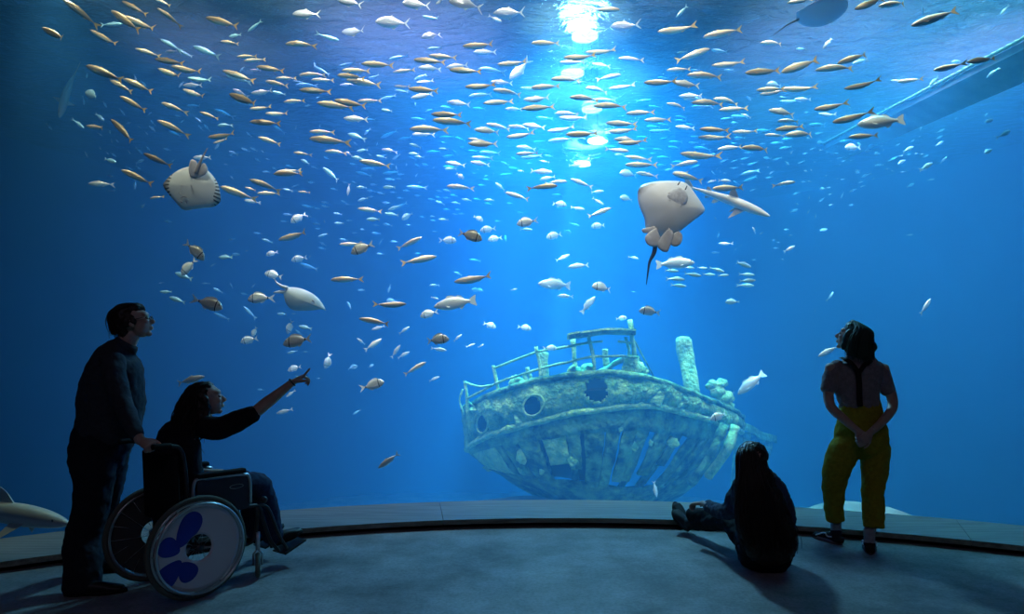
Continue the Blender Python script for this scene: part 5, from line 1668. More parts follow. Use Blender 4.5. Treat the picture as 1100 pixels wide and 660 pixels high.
def hand(bm, wrist, knuck, nrm, curls, spread=.02, L=.19, thumb=1, tcurl=.3, point=None):
    """palm from wrist to knuckles; nrm: out of the back of the hand; curls: bend of each finger (index..little); thumb: side sign"""
    w = V(wrist); d = (V(knuck)-w); pl = d.length; d.normalize(); n = V(nrm); n = (n-d*n.dot(d)).normalized(); s = d.cross(n)*thumb   # s: towards the thumb
    ell_loft(bm, [(w-d*.02,.024,.020),(w+d*pl*.3,.030,.017),(w+d*pl*.7,.039,.015),(w+d*pl,.040,.012)], s, 14)
    lens = [.072,.080,.074,.058]; offs = [.030,.010,-.010,-.029]
    for i, (l, o, cu) in enumerate(zip(lens, offs, curls)):
        p = w+d*pl*.95+s*o; dr = (d + s*(o*.9)).normalized(); pts = [(p,.0092,.0092)]; ang = 0
        for k, f in enumerate((.45,.30,.25)):
            ang += cu*(.9,1.1,.7)[k] if cu >= 0 else (cu if k == 0 else 0); v_ = dr*math.cos(ang)-n*math.sin(ang); p = p+v_*l*f; pts.append((p, .0088-.0009*k, .0085-.0009*k))
        ell_loft(bm, pts, s, 8, 3)
    p = w+d*pl*.28+s*.026; dr = (d*.72+s*.62-n*.25).normalized(); pts = [(p-dr*.015,.013,.013)]; ang = 0
    for k, l in enumerate((.036,.030,.024)):
        v_ = (dr*math.cos(ang) + (d*.7-s*.6-n*.4)*math.sin(ang)).normalized(); p = p+v_*l; pts.append((p,.0115-.0014*k,.0105-.0012*k)); ang += tcurl
    ell_loft(bm, pts, n, 8, 3)
def strands(bm, roots, n, r=.003, seg=4):
    pass
def hair_tubes(bm, M, paths, count, rnd, r=.004, jit=.008, curl=0.0, curln=6):
    """locks of hair: each follows one of the guide paths (points in world), wandering from it"""
    for i in range(count):
        g0, g1 = rnd.sample(range(len(paths)), 2) if len(paths) > 1 else (0,0)
        j = rnd.random(); a = min(g0,len(paths)-2); t = j
        pa, pb = paths[a], paths[a+1] if len(paths) > 1 else paths[a]
        off = V([rnd.gauss(0,jit) for _ in range(3)]); ph = rnd.random()*6.28; end = rnd.uniform(.82,1.0); q = []
        m = len(pa)
        pts = [pa[k].lerp(pb[k], t) for k in range(m)]; sp = spline([p[:] for p in pts], 5); N = max(int(len(sp)*end), 4)
        for k in range(N):
            p = V([float(x) for x in sp[k]]); f = k/N
            p += off*(.3+f) + V((math.cos(ph+f*curln), math.sin(ph*1.3+f*curln*1.2), math.sin(ph+f*curln)*.4))*curl*(.3+f)
            q.append(p)
        add_tube(bm, q, [r*(1-.75*(k/N)**2) for k in range(N)], 4)
def person(name_label, loc):
    e = empty('person', (0,0,0)); tagd(e, name_label, 'person'); return e
def D3(p, q): return V(q)-V(p)
def shoe(name, parent, heel, toe, m_up, m_sole, ankle, w=.046, h=.075, sole=.022, up=(0,0,1)):
    heel, toe = V(heel), V(toe); f = (toe-heel); L = f.length; f.normalize(); up = V(up); up = (up-f*up.dot(f)).normalized(); s = f.cross(up)
    bm = bmesh.new()
    ell_loft(bm, [(heel+f*.01+up*.035,w*.72,.030),(heel+f*L*.25+up*.040,w*.80,.040),(heel+f*L*.5+up*.036,w*.86,.036),(heel+f*L*.75+up*.028,w,.026),(toe-f*.025+up*.024,w*.85,.020)], s, 16)
    ell_loft(bm, [(heel+f*.045+up*.03,.036,.040),(V(ankle),.040,.044)], s, 14, round_=False)
    o = remesh(obj(name, bm, m_up, parent), .006, 3)
    bm = bmesh.new(); N = 24; rim = []
    for k in range(N):
        a = 2*math.pi*k/N; c_, s_ = math.cos(a), math.sin(a)
        ww = w*(1.05 if c_ > 0 else .86) * (1-.12*max(0,-c_)); rim.append((heel+toe)/2 + f*c_*(L/2+.008) + s*s_*ww*(1-.25*abs(c_)**4))
    rings = [[bm.verts.new(p+up*z) for p in rim] for z in (0, sole*.5, sole)]
    for a, b in zip(rings, rings[1:]):
        for k in range(N): bm.faces.new((a[k],a[(k+1)%N],b[(k+1)%N],b[k]))
    bm.faces.new(rings[0][::-1]); bm.faces.new(rings[-1]); bmesh.ops.recalc_face_normals(bm, faces=bm.faces); obj('sole', bm, m_sole, o)
    return o, (f, s, up, L)
# ---------------- the standing man, turned to the side, holding the wheelchair
man = person('standing man in glasses and dark shirt, hand on the wheelchair handle', None)
d0 = 4.20; q = lambda x, y, dd=0: P(x, y, d0+dd)
face = V((.93,.30,.26)); upv = V((-.25,0,1)); bsd = V((-.35,.94,0))     # his left points into the picture
bm = bmesh.new()
HM = head_shape(bm, q(145,347.5), face, upv, 1.0)
ell_loft(bm, [(q(140,360),.052,.056),(q(133,375),.056,.060),(q(127,386),.075,.070)], bsd)
ell_loft(bm, [(q(126,386),.12,.07),(q(123,400),.165,.13),(q(120,425),.160,.155),(q(116,450),.155,.15),(q(110,472),.160,.15),(q(108,488),.15,.13)], bsd)
# arms
def arm(bm, pts, side=(0,1,0)): ell_loft(bm, pts, side, 14)
arm(bm, [(q(121,392,-.17),.050,.052),(q(130,430,-.27),.043,.046),(q(141,455,-.38),.036,.038),(q(151,474,-.44),.026,.028)], bsd)
arm(bm, [(q(126,392,.18),.050,.052),(q(122,430,.22),.043,.046),(q(124,455,.24),.036,.038),(q(122,472,.24),.026,.028)], bsd)
# legs
nf = 3.95-d0; ff = 4.34-d0
arm(bm, [(q(104,480,-.07),.085,.088),(q(103,520,-.09),.078,.082),(q(101,556,-.11),.056,.060),(q(92,590,-.14),.046,.048),(q(88,625,nf),.034,.038)], bsd)
arm(bm, [(q(113,480,.08),.085,.088),(q(113,520,.10),.078,.082),(q(112,552,.12),.056,.060),(q(110,580,.17),.052,.054),(q(108,600,ff),.036,.040)], bsd)
hand(bm, q(151,474,-.44), q(161,478.5,-.465), V((-.5,-.2,.9)), [1.25,1.3,1.3,1.3], thumb=-1, tcurl=.5)
hand(bm, q(122,472,.24), q(122,486,.24), V((-.3,1,0)), [.4,.45,.5,.5], thumb=1, tcurl=.3)
remesh(obj('body', bm, M_skin, man), .0055, 3); eyes(HM, man)
bm = bmesh.new()   # short dark hair
def HB(bm, M, p, r): blob(bm, M, p, r)
HB(bm, HM, (-.035,0,.045),(.092,.082,.083)); HB(bm, HM, (.02,0,.085),(.062,.066,.038)); HB(bm, HM, (-.075,0,-.005),(.05,.066,.062)); HB(bm, HM, (-.085,0,.03),(.045,.06,.06)); HB(bm, HM,(-.07,0,-.045),(.035,.055,.04))
for s_ in (1,-1): HB(bm, HM, (-.03,s_*.062,.02),(.045,.022,.05)); HB(bm, HM, (.005,s_*.072,.012),(.018,.012,.03))
h = remesh(obj('hair', bm, M_hair, man), .005, 2, .022, .03)
bm = bmesh.new()
rnd = random.Random(5)
gp = []
for k in range(9):
    a = -1.2+2.4*k/8; gp.append([HM@V((.05,.03*math.sin(a),.112)), HM@V((-.04,.075*math.sin(a),.13-.02*abs(a))), HM@V((-.108,.075*math.sin(a),.07)), HM@V((-.118,.06*math.sin(a),.0)), HM@V((-.11,.05*math.sin(a),-.06))])
hair_tubes(bm, HM, gp, 260, rnd, .0032, .010, .006, 7); obj('hair_locks', bm, M_hair, h)
# glasses
gl_ = empty('glasses'); gl_.parent = man; M_gf_ = mat('black glasses frame', (.01,.01,.01), .3, .5)
bm = bmesh.new()
for s_ in (1,-1):
    pts = [HM@V((.099-.012*abs(math.cos(a))*0, s_*.034+.024*math.cos(a), .012+.018*math.sin(a))) for a in [2*math.pi*k/16 for k in range(16)]]
    add_tube(bm, pts+[pts[0]], .0022, 6); add_tube(bm, [HM@V((.099,s_*.058,.016)), HM@V((.05,s_*.078,.012)), HM@V((-.005,s_*.083,.008)), HM@V((-.02,s_*.080,-.008))], .0024, 6)
add_tube(bm, [HM@V((.101,.010,.014)), HM@V((.104,0,.017)), HM@V((.101,-.010,.014))], .002, 6)
obj('frame', bm, M_gf_, gl_)
# shirt with collar
M_shirt = cloth('dark blue-grey shirt cloth', (.030,.036,.050))
bm = bmesh.new()
ell_loft(bm, [(q(134,371),.070,.072),(q(128,380),.145,.118),(q(125,392),.185,.155),(q(122,410),.190,.180),(q(120,430),.185,.195),(q(118,448),.180,.188),(q(114,463),.178,.180)], bsd, 28)
ell_loft(bm, [(q(121,388,-.15),.070,.072),(q(124,408,-.21),.064,.066),(q(131,432,-.27),.056,.058),(q(140,453,-.37),.050,.050),(q(147,467,-.42),.042,.042)], bsd)
ell_loft(bm, [(q(126,388,.16),.070,.072),(q(122,408,.21),.064,.066),(q(122,432,.22),.056,.058),(q(124,452,.24),.048,.048),(q(123,466,.24),.040,.040)], bsd)
sh = remesh(obj('shirt', bm, M_shirt, man), .007, 3, .020, .075)
bm = bmesh.new(); nrm = V((.35,.0,1)).normalized()
for s_ in (1,-1):
    pts = [q(128,370)+V((0,0,0))]
rr = []
ax = (q(139,366)-q(131,378)).normalized(); u1 = bsd.normalized(); u2 = ax.cross(u1)
for z, r in ((-.012,.078),(.012,.074),(.030,.066),(.026,.060),(.0,.060)):
    rr.append([bm.verts.new(q(135,372)+ax*z+(u1*math.cos(a)+u2*math.sin(a))*r) for a in [2*math.pi*k/24 for k in range(24)]])
for a, b in zip(rr, rr[1:]):
    for k in range(24): bm.faces.new((a[k],a[(k+1)%24],b[(k+1)%24],b[k]))
obj('collar', bm, M_shirt, sh)
M_jean = cloth('black-blue trousers', (.012,.014,.022))
bm = bmesh.new()
ell_loft(bm, [(q(113,460),.170,.170),(q(110,474),.175,.180),(q(107,488),.165,.165)], bsd, 24)
ell_loft(bm, [(q(101,480,-.07),.105,.145),(q(101,500,-.08),.104,.135),(q(101,520,-.09),.098,.112),(q(97,550,-.11),.088,.100),(q(90,580,-.13),.086,.108),(q(89,605,-.19),.084,.106),(q(89,632,nf+.01),.080,.106)], bsd)
ell_loft(bm, [(q(117,480,.08),.105,.125),(q(115,520,.10),.098,.100),(q(108,552,.12),.085,.085),(q(106,580,.17),.076,.080),(q(105,605,ff),.070,.075)], bsd)
tr = remesh(obj('trousers', bm, M_jean, man), .007, 3, .026, .09)
bm = bmesh.new(); add_box(bm, (-.02,-.005,-.02),(.02,.005,.02)); bmesh.ops.transform(bm, matrix=Matrix.Translation(q(141,460,-.0)), verts=bm.verts); obj('belt_buckle', bm, mat('dull metal', (.3,.3,.32), .4,.5,.8), man)
M_blk = mat('black shoe leather', (.010,.010,.011), .45, .4); M_sol = mat('black rubber sole', (.013,.013,.014), .8, .2)
zf = lambda p: V((p[0],p[1],0.0))
hl = zf(P(80,640,3.92)); shoe('shoe', man, hl, hl+V((.27,.07,0)), M_blk, M_sol, P(88,622,3.95))
hl = zf(P(104,614,4.35)); shoe('shoe', man, hl, hl+V((.25,.10,0)), M_blk, M_sol, P(108,600,4.36))
# ---------------- wheelchair
WL = V((-2.085,4.035,0)); WA = math.atan2(.80,.60)
wc = empty('wheelchair', WL, WA); tagd(wc, 'manual wheelchair with blue-petal wheel covers, the long-haired woman seated in it', 'wheelchair')
WM = Matrix.Translation(WL) @ Matrix.Rotation(WA,4,'Z')
def wp(x,y,z): return WM @ V((x,y,z))
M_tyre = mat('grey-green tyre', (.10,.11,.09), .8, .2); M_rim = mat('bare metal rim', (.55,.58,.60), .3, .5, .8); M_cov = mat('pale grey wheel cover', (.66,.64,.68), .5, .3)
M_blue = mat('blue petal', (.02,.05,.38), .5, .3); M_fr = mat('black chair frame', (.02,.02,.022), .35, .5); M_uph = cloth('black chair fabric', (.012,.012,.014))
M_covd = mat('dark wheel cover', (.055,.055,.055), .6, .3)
CAX = (.85,-.53)
def big_wheel(y, cov, petals):
    s = 1 if y > 0 else -1; cz = .305; w = empty('wheel', (0,y,cz)); w.parent = wc
    bm = bmesh.new(); add_torus(bm, (0,0,0), (0,1,0), .290, .016, 64, 10); obj('tyre', bm, M_tyre, w)
    bm = bmesh.new(); add_torus(bm, (0,0,0), (0,1,0), .268, .011, 64, 8); obj('rim', bm, M_rim, w)
    bm = bmesh.new(); add_torus(bm, (0,s*.045,0), (0,1,0), .262, .008, 64, 8)
    for k in range(6):
        a = k*math.pi/3; add_tube(bm, [(.262*math.cos(a),s*.04,.262*math.sin(a)),(.266*math.cos(a),0,.266*math.sin(a))], .005, 6)
    obj('push_rim', bm, M_rim, w)
    bm = bmesh.new(); R0, R1, N = .078, .255, 56; a_ = []
    for z, r in ((s*.012,R0),(s*.020,R0+.01),(s*.020,R1-.02),(s*.012,R1),(s*.006,R1),(s*.006,R0)):
        a_.append([bm.verts.new((r*math.cos(t),z,r*math.sin(t))) for t in [2*math.pi*k/N for k in range(N)]])
    for i in range(6):
        A, B = a_[i], a_[(i+1)%6]
        for k in range(N): bm.faces.new((A[k],A[(k+1)%N],B[(k+1)%N],B[k]))
    bmesh.ops.recalc_face_normals(bm, faces=bm.faces); obj('wheel_cover', bm, cov, w, smooth=False)
    bm = bmesh.new()
    for k in range(18):
        a = 2*math.pi*k/18; b = a+(.5 if k%2 else -.5); add_tube(bm, [(.02*math.cos(b),s*.018*(-1)**k,.02*math.sin(b)),(.262*math.cos(a),0,.262*math.sin(a))], .0015, 4)
    obj('spokes', bm, M_rim, w)
    bm = bmesh.new(); add_tube(bm, [(0,-.03,0),(0,.03,0)], .022, 16); obj('hub', bm, M_fr, w)
    if petals:
        for cx_, cz_, a, l, wd in petals:
            bm = bmesh.new(); pts = []
            for k in range(28):
                t = 2*math.pi*k/28; r = l*.5; x = r*math.cos(t); z = wd*.5*math.sin(t)*(1+.35*math.cos(t)); X = cx_+x*math.cos(a)-z*math.sin(a); Z = cz_+x*math.sin(a)+z*math.cos(a)
                rr_ = math.hypot(X,Z)
                if rr_ > .246: X *= .246/rr_; Z *= .246/rr_
                if rr_ < .086 : X *= .086/max(rr_,1e-5); Z *= .086/max(rr_,1e-5)
                pts.append((X,Z))
            va = [bm.verts.new((x,s*.0205,z)) for x,z in pts]; vb = [bm.verts.new((x,s*.0225,z)) for x,z in pts]
            bm.faces.new(vb); 
            for k in range(28): bm.faces.new((va[k],va[(k+1)%28],vb[(k+1)%28],vb[k]))
            bmesh.ops.recalc_face_normals(bm, faces=bm.faces); obj('petal', bm, M_blue, w, smooth=False)
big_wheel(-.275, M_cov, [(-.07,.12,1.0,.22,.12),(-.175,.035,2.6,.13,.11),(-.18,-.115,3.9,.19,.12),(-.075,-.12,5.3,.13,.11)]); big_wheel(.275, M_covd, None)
def ctube(name, pts, r, m=None, parent=wc, seg=10, n=5):
    bm = bmesh.new(); q_ = [V([float(x) for x in p]) for p in spline(pts, n)]; add_tube(bm, q_, r, seg); return obj(name, bm, m or M_fr, parent)
bm = bmesh.new(); add_tube(bm, [(0,-.25,.305),(0,.25,.305)], .014, 10); obj('axle', bm, M_fr, wc)
for s in (1,-1):
    y = s*.215
    ctube('back_post', [(-.02,y,.30),(-.03,y,.55),(-.05,y,.80),(-.08,y,.895),(-.14,y,.915)], .0125)
    h_ = ctube('push_handle', [(-.13,y,.914),(-.17,y,.917),(-.235,y,.918)], .017, mat('black rubber grip', (.012,.012,.012), .8, .2))
    ctube('side_frame', [(-.02,y,.46),(.15,y,.47),(.38,y,.475),(.44,y,.45),(.47,y,.36),(.52,y,.22),(.58,y,.14)], .0125)
    ctube('lower_frame', [(-.02,y,.26),(.2,y,.25),(.38,y,.24),(.42,y,.36),(.42,y,.46)], .0125)
    ctube('armrest_frame', [(0,y+s*.01,.50),(.0,y+s*.01,.67),(.06,y+s*.01,.70),(.30,y+s*.01,.69),(.36,y+s*.01,.66),(.37,y+s*.01,.50)], .010, M_rim)
    bm = bmesh.new(); add_box(bm, (.02,y+s*.01-.025,.70),(.33,y+s*.01+.025,.73), None, .01); obj('arm_pad', bm, M_uph, wc)
    bm = bmesh.new(); add_box(bm, (.02,y-.004+s*.01,.47),(.36,y+.004+s*.01,.685), None, .003); sg = obj('side_guard', bm, mat('dark side guard', (.03,.035,.05), .4, .4), wc, smooth=False)
    if s < 0:
        bm = bmesh.new(); pts = [(.27+.045*math.cos(t), y-.0165, .62+.013*math.sin(t)) for t in [2*math.pi*k/24 for k in range(25)]]; add_tube(bm, pts, .0016, 5, False); obj('badge_outline', bm, M_rim, sg)
    cs = empty('caster', (.42,s*.225,0)); cs.parent = wc
    bm = bmesh.new(); add_torus(bm, (0,0,.085), (CAX[0],CAX[1],0), .064, .016, 32, 10); obj('caster_tyre', bm, M_tyre, cs)
    bm = bmesh.new(); dx, dy = CAX[0]*.012, CAX[1]*.012; add_tube(bm, [(-dx,-dy,.085),(dx,dy,.085)], .055, 24); obj('caster_disc', bm, M_fr, cs)
    bm = bmesh.new()
    for t in (1,-1): add_tube(bm, [(t*dx*2.2,t*dy*2.2,.085),(t*dx*2.2,t*dy*2.2,.16),(0,0,.19)], .007, 8)
    add_tube(bm, [(0,0,.185),(0,0,.30)], .014, 10); obj('caster_fork', bm, M_rim, cs)
    ctube('footrest_hanger', [(.42,y,.47),(.50,y,.44),(.58,y,.25),(.66,y*.9,.13)], .011)
    bm = bmesh.new(); add_box(bm, (-.09,-.075,-.006),(.09,.075,.006), Matrix.Translation((.73,y*.55,.125)) @ Matrix.Rotation(-.35,4,'Y'), .004); obj('footplate', bm, M_fr, wc, smooth=False)
    bm = bmesh.new(); bmesh.ops.create_icosphere(bm, subdivisions=2, radius=.024, matrix=Matrix.Translation((.47,y,.50))); obj('brake_knob', bm, M_fr, wc)
bm = bmesh.new(); add_box(bm, (-.075,-.21,.44),(-.045,.21,.86), Matrix.Rotation(-.04,4,'Y'), .012); obj('backrest', bm, M_uph, wc)
bm = bmesh.new(); add_box(bm, (-.03,-.20,.455),(.40,.20,.50), None, .018); obj('seat', bm, M_uph, wc)
for a in ((-1,1),(1,-1)): ctube('cross_brace', [(.18,a[0]*.21,.26),(.18,0,.355),(.18,a[1]*.21,.45)], .011)
# ---------------- the seated woman
sw = person('long-haired woman seated in the wheelchair, pointing up with one outstretched arm', None)
cs_ = lambda x,y,z: wp(x,y,z)
lat = V((-.80,.60,0)); fwd = V((.60,.80,0))
q = lambda x, y, d: P(x, y, d)
hip = cs_(.06,0,.58); 
bm = bmesh.new(); HM2 = head_shape(bm, q(222,430,4.12), V((.90,.35,.16)), V((-.10,0,1)), .98)
ell_loft(bm, [(q(218,440,4.13),.045,.050),(q(215,452,4.13),.047,.052),(q(212,462,4.13),.07,.06)], lat)
ell_loft(bm, [(cs_(.03,0,.98),.12,.065),(cs_(.02,0,.88),.16,.085),(cs_(.02,0,.74),.145,.09),(cs_(.05,0,.62),.155,.10),(cs_(.07,0,.57),.165,.10)], lat)
shR = q(226,458,4.02); elb = q(272,444,4.06); wr = q(314,411,4.12)
arm(bm, [(shR,.048,.048),(q(250,453,4.04),.042,.042),(elb,.036,.038),(q(288,432,4.08),.036,.038),(q(303,420,4.10),.028,.029),(wr,.022,.023)], (0,1,0))
hand(bm, wr, q(326,404.5,4.13), V((-.55,-.25,.75)), [-.38,.95,1.1,1.15], thumb=1, tcurl=.5)
# other arm resting on the thigh
arm(bm, [(cs_(.04,.17,.90),.046,.046),(cs_(.03,.22,.72),.038,.040),(cs_(.16,.19,.665),.034,.034),(cs_(.27,.13,.675),.024,.024)], fwd)
hand(bm, cs_(.27,.13,.675), cs_(.36,.10,.672), V((0,0,1)), [.15,.2,.25,.3], thumb=-1)
for s in (1,-1):
    kn = cs_(.50,s*.10,.585); an = cs_(.60,s*.10,.20)
    arm(bm, [(cs_(.10,s*.09,.58),.082,.078),(cs_(.30,s*.10,.585),.070,.068),(kn,.054,.054),(cs_(.565,s*.10,.42),.050,.052),(an,.036,.038)], lat)
remesh(obj('body', bm, M_skin, sw), .0055, 3); eyes(HM2, sw)
M_top = cloth('black top', (.010,.009,.013)); bm = bmesh.new()
ell_loft(bm, [(q(215,455,4.13),.085,.075),(cs_(.03,0,.965),.175,.088),(cs_(.02,0,.88),.19,.110),(cs_(.02,0,.76),.175,.118),(cs_(.05,0,.64),.180,.125),(cs_(.06,0,.57),.185,.125)], lat, 24)
ell_loft(bm, [(q(222,460,4.03),.070,.075),(q(238,460,4.03),.062,.072),(q(254,453,4.04),.060,.066),(q(272,445,4.06),.052,.056)], (0,1,0), 18)
ell_loft(bm, [(cs_(.04,.17,.90),.068,.068),(cs_(.035,.21,.80),.062,.062),(cs_(.04,.22,.72),.055,.055)], fwd, 18)
remesh(obj('top', bm, M_top, sw), .007, 3, .016, .07)
M_den = cloth('dark denim', (.020,.032,.065)); bm = bmesh.new()
for s in (1,-1):
    ell_loft(bm, [(cs_(.06,s*.09,.57),.105,.092),(cs_(.28,s*.10,.59),.092,.085),(cs_(.48,s*.10,.595),.078,.076),(cs_(.535,s*.10,.53),.074,.074),(cs_(.575,s*.10,.38),.070,.072),(cs_(.61,s*.10,.215),.068,.072)], lat, 18)
ell_loft(bm, [(cs_(.02,0,.57),.185,.09),(cs_(.14,0,.57),.19,.09)], lat, 20)
remesh(obj('trousers', bm, M_den, sw), .007, 3, .022, .08)
for s in (1,-1):
    hl = cs_(.60,s*.10,.135); tt = cs_(.835,s*.115,.20); shoe('shoe', sw, hl, tt, M_blk, M_sol, cs_(.615,s*.10,.23), .046)
bm = bmesh.new(); add_torus(bm, wr, (wr-elb), .026, .005, 20, 6); obj('bracelet', bm, M_fr, sw)
# her long wavy hair
bm = bmesh.new()
for p, r in [((-.03,0,.045),(.093,.085,.080)),((-.06,0,-.02),(.07,.088,.09)),((-.115,0,-.10),(.085,.105,.10)),((-.155,0,-.19),(.075,.115,.10)),((-.175,0,-.27),(.06,.11,.09)),((.01,0,.085),(.05,.06,.03))]: HB(bm, HM2, p, r)
for s_ in (1,-1): HB(bm, HM2, (-.01,s_*.075,-.03),(.032,.02,.075)); HB(bm, HM2, (-.03,s_*.08,-.13),(.04,.035,.07))
h2 = remesh(obj('hair', bm, M_hair, sw), .006, 2, .03, .04)
bm = bmesh.new(); rnd = random.Random(9); gp = []
for k in range(11):
    a = -1.2+2.4*k/10; s_ = math.sin(a); c_ = math.cos(a)
    gp.append([HM2@V((.03,.05*s_,.105)), HM2@V((-.07*c_,.095*s_,.09)), HM2@V((-.125*c_-.02,.105*s_,.0)), HM2@V((-.165*c_-.035,.12*s_,-.12)), HM2@V((-.19*c_-.045,.13*s_,-.24)), HM2@V((-.195*c_-.05,.125*s_,-.34))])
hair_tubes(bm, HM2, gp, 420, rnd, .0036, .012, .014, 16); obj('hair_locks', bm, M_hair, h2)
# ---------------- the girl on the floor
gi = person('long-haired person sitting on the floor, legs out towards the window', None)
bm = bmesh.new(); gl = V((.93,-.30,0)).normalized()   # to her right
hc = q(806,493,4.42); HM3 = head_shape(bm, hc, V((-.40,.86,.12)), V((0,0,1)), .97)
ell_loft(bm, [(q(808,503,4.42),.045,.048),(q(810,514,4.42),.048,.050),(q(812,522,4.42),.07,.06)], gl)
ell_loft(bm, [(q(813,520,4.42),.10,.06),(q(816,535,4.42),.15,.085),(q(819,560,4.40),.14,.09),(q(822,585,4.39),.155,.10),(q(823,598,4.40),.17,.10)], gl)
arm(bm, [(q(796,523,4.46),.044,.044),(q(784,548,4.55),.038,.038),(q(770,548,4.75),.033,.033),(q(755,541,4.98),.023,.024)], (0,0,1))
arm(bm, [(q(834,526,4.44),.044,.044),(q(845,556,4.50),.038,.038),(q(835,572,4.62),.033,.033),(q(818,575,4.75),.024,.024)], (0,0,1))
hand(bm, q(755,541,4.98), q(746,541,5.06), V((0,0,1)), [.5,.55,.6,.6], thumb=1)
hand(bm, q(818,575,4.75), q(806,576,4.82), V((0,0,1)), [.4,.5,.5,.6], thumb=-1)
for dx, kx, ky, ax_, ay_ in ((-.0,782,560,744,562),(.12,792,556,741,553)):
    arm(bm, [(q(815+dx*40,600,4.42),.082,.080),(q(800+dx*40,580,4.62),.072,.070),(q(kx,ky,4.85),.054,.054),(q((kx+ax_)/2,(ky+ay_)/2+2,5.05),.048,.048),(q(ax_,ay_,5.28),.034,.036)], (1,.3,0))
remesh(obj('body', bm, M_skin, gi), .0055, 3); eyes(HM3, gi)
M_jk = cloth('blue-grey denim jacket', (.045,.055,.085)); bm = bmesh.new()
ell_loft(bm, [(q(810,514,4.42),.085,.075),(q(813,520,4.42),.155,.088),(q(815,535,4.42),.180,.112),(q(818,560,4.40),.170,.120),(q(821,585,4.39),.175,.125)], gl, 24)
ell_loft(bm, [(q(797,522,4.46),.066,.068),(q(789,537,4.52),.060,.060),(q(783,549,4.57),.058,.058),(q(772,549,4.74),.052,.052),(q(761,543,4.92),.044,.044)], (0,0,1), 16)
ell_loft(bm, [(q(834,525,4.44),.066,.068),(q(843,545,4.48),.060,.060),(q(846,559,4.52),.055,.055),(q(835,573,4.62),.050,.050),(q(824,575,4.70),.042,.042)], (0,0,1), 16)
remesh(obj('jacket', bm, M_jk, gi), .007, 2, .030, .055)
M_leg = cloth('black trousers', (.014,.014,.018)); bm = bmesh.new()
ell_loft(bm, [(q(820,578,4.40),.175,.12),(q(821,592,4.40),.185,.13),(q(820,600,4.42),.175,.115)], gl, 24)
for dx, kx, ky, ax_, ay_ in ((-.0,782,560,744,562),(.12,792,556,741,553)):
    ell_loft(bm, [(q(815+dx*40,599,4.43),.105,.092),(q(800+dx*40,579,4.62),.090,.085),(q(kx,ky,4.85),.076,.072),(q((kx+ax_)/2,(ky+ay_)/2+1,5.05),.066,.064),(q(ax_+3,ay_,5.25),.060,.058)], (1,.3,0), 18)
remesh(obj('trousers', bm, M_leg, gi), .007, 3, .02, .07)
M_sh2 = mat('dark grey canvas shoe', (.035,.04,.05), .7, .2)
for (hx,hy),(tx_,ty_),dd in (((739,571),(723,549),5.30),((737,568),(724,541),5.40)):
    hl = P(hx,hy,dd); hl.z = max(.012, hl.z); tt = P(tx_,ty_,dd+.12); shoe('shoe', gi, hl, tt, M_sh2, M_sol, hl+V((.03,-.07,.10)), .048, up=(0.15,-.8,.6))
bm = bmesh.new()
for (x,y,dd), r in [((808,489,4.42),(.102,.105,.095)),((808,500,4.40),(.098,.085,.11)),((808,489,4.42),(.070,.08,.07)),((812,518,4.34),(.130,.07,.13)),((818,543,4.30),(.165,.065,.15)),((825,570,4.27),(.188,.065,.14)),((828,591,4.25),(.165,.065,.10))]:
    blob(bm, Matrix.Translation(q(x,y,dd)), (0,0,0), r)
h3 = remesh(obj('hair', bm, M_hairb, gi), .007, 4, .02, .03)
bm = bmesh.new(); rnd = random.Random(19); gp = []
for k in range(15):
    t = -1+2*k/14
    gp.append([q(806+8*t,478+3*abs(t),4.42-.05*(1-t*t)), q(806+14*t,488+2*abs(t),4.38-.07*(1-t*t)), q(808+16*t,505,4.36-.08*(1-t*t)), q(812+21*t,525,4.33-.09*(1-t*t)), q(818+27*t,550,4.30-.09*(1-t*t)), q(825+30*t,575,4.27-.08*(1-t*t)), q(829+25*t,602-6*abs(t),4.25-.08*(1-t*t))])
hair_tubes(bm, HM3, gp, 620, rnd, .0042, .010, .006, 9); obj('hair_locks', bm, M_hairb, h3)
# ---------------- the woman in yellow trousers
yw = person('woman with teal bob, braces and mustard trousers, hands clasped behind her back', None)
dW = 4.95; q = lambda x, y, dd=0: P(x, y, dW+dd); wl = V((-1,.12,0)).normalized()
bm = bmesh.new(); HM4 = head_shape(bm, q(915,363.5), V((-.80,.55,.34)), V((.20,-.12,1)), 1.0)
ell_loft(bm, [(q(918,374),.046,.050),(q(919,384),.050,.052),(q(920,390),.08,.06)], wl)
ell_loft(bm, [(q(920,389),.11,.06),(q(920,400),.165,.085),(q(921,420),.145,.09),(q(924,440),.130,.088),(q(925,458),.155,.10),(q(925,474),.165,.105)], wl)
arm(bm, [(q(893,395,0),.045,.046),(q(890,415,.0),.039,.041),(q(892,436,-.05),.033,.036),(q(907,451,-.14),.031,.032),(q(922,464,-.19),.022,.024)], (0,1,0))
arm(bm, [(q(948,396,0),.045,.046),(q(955,417,.0),.039,.041),(q(959,437,-.05),.033,.036),(q(948,453,-.14),.031,.032),(q(934,466,-.20),.022,.024)], (0,1,0))
hand(bm, q(921,463,-.19), q(930,472,-.215), V((-.4,-.9,.3)), [.9,1.0,1.0,1.1], thumb=1, tcurl=.4)
hand(bm, q(935,465,-.21), q(927,474,-.24), V((.4,-.9,.3)), [.8,.9,.9,1.0], thumb=-1, tcurl=.4)
arm(bm, [(q(912,478,0),.080,.080),(q(902,505,.01),.068,.070),(q(898,525,.04),.050,.052),(q(898,548,.08),.045,.048),(q(898,572,.12),.030,.034)], wl)
arm(bm, [(q(939,478,0),.080,.080),(q(938,505,-.03),.068,.070),(q(937,528,-.06),.050,.052),(q(936,552,-.10),.045,.048),(q(934,584,-.15),.030,.034)], wl)
remesh(obj('body', bm, M_skin, yw), .0055, 3); eyes(HM4, yw)
M_tee = cloth('pale grey-mauve shirt', (.20,.17,.18)); bm = bmesh.new()
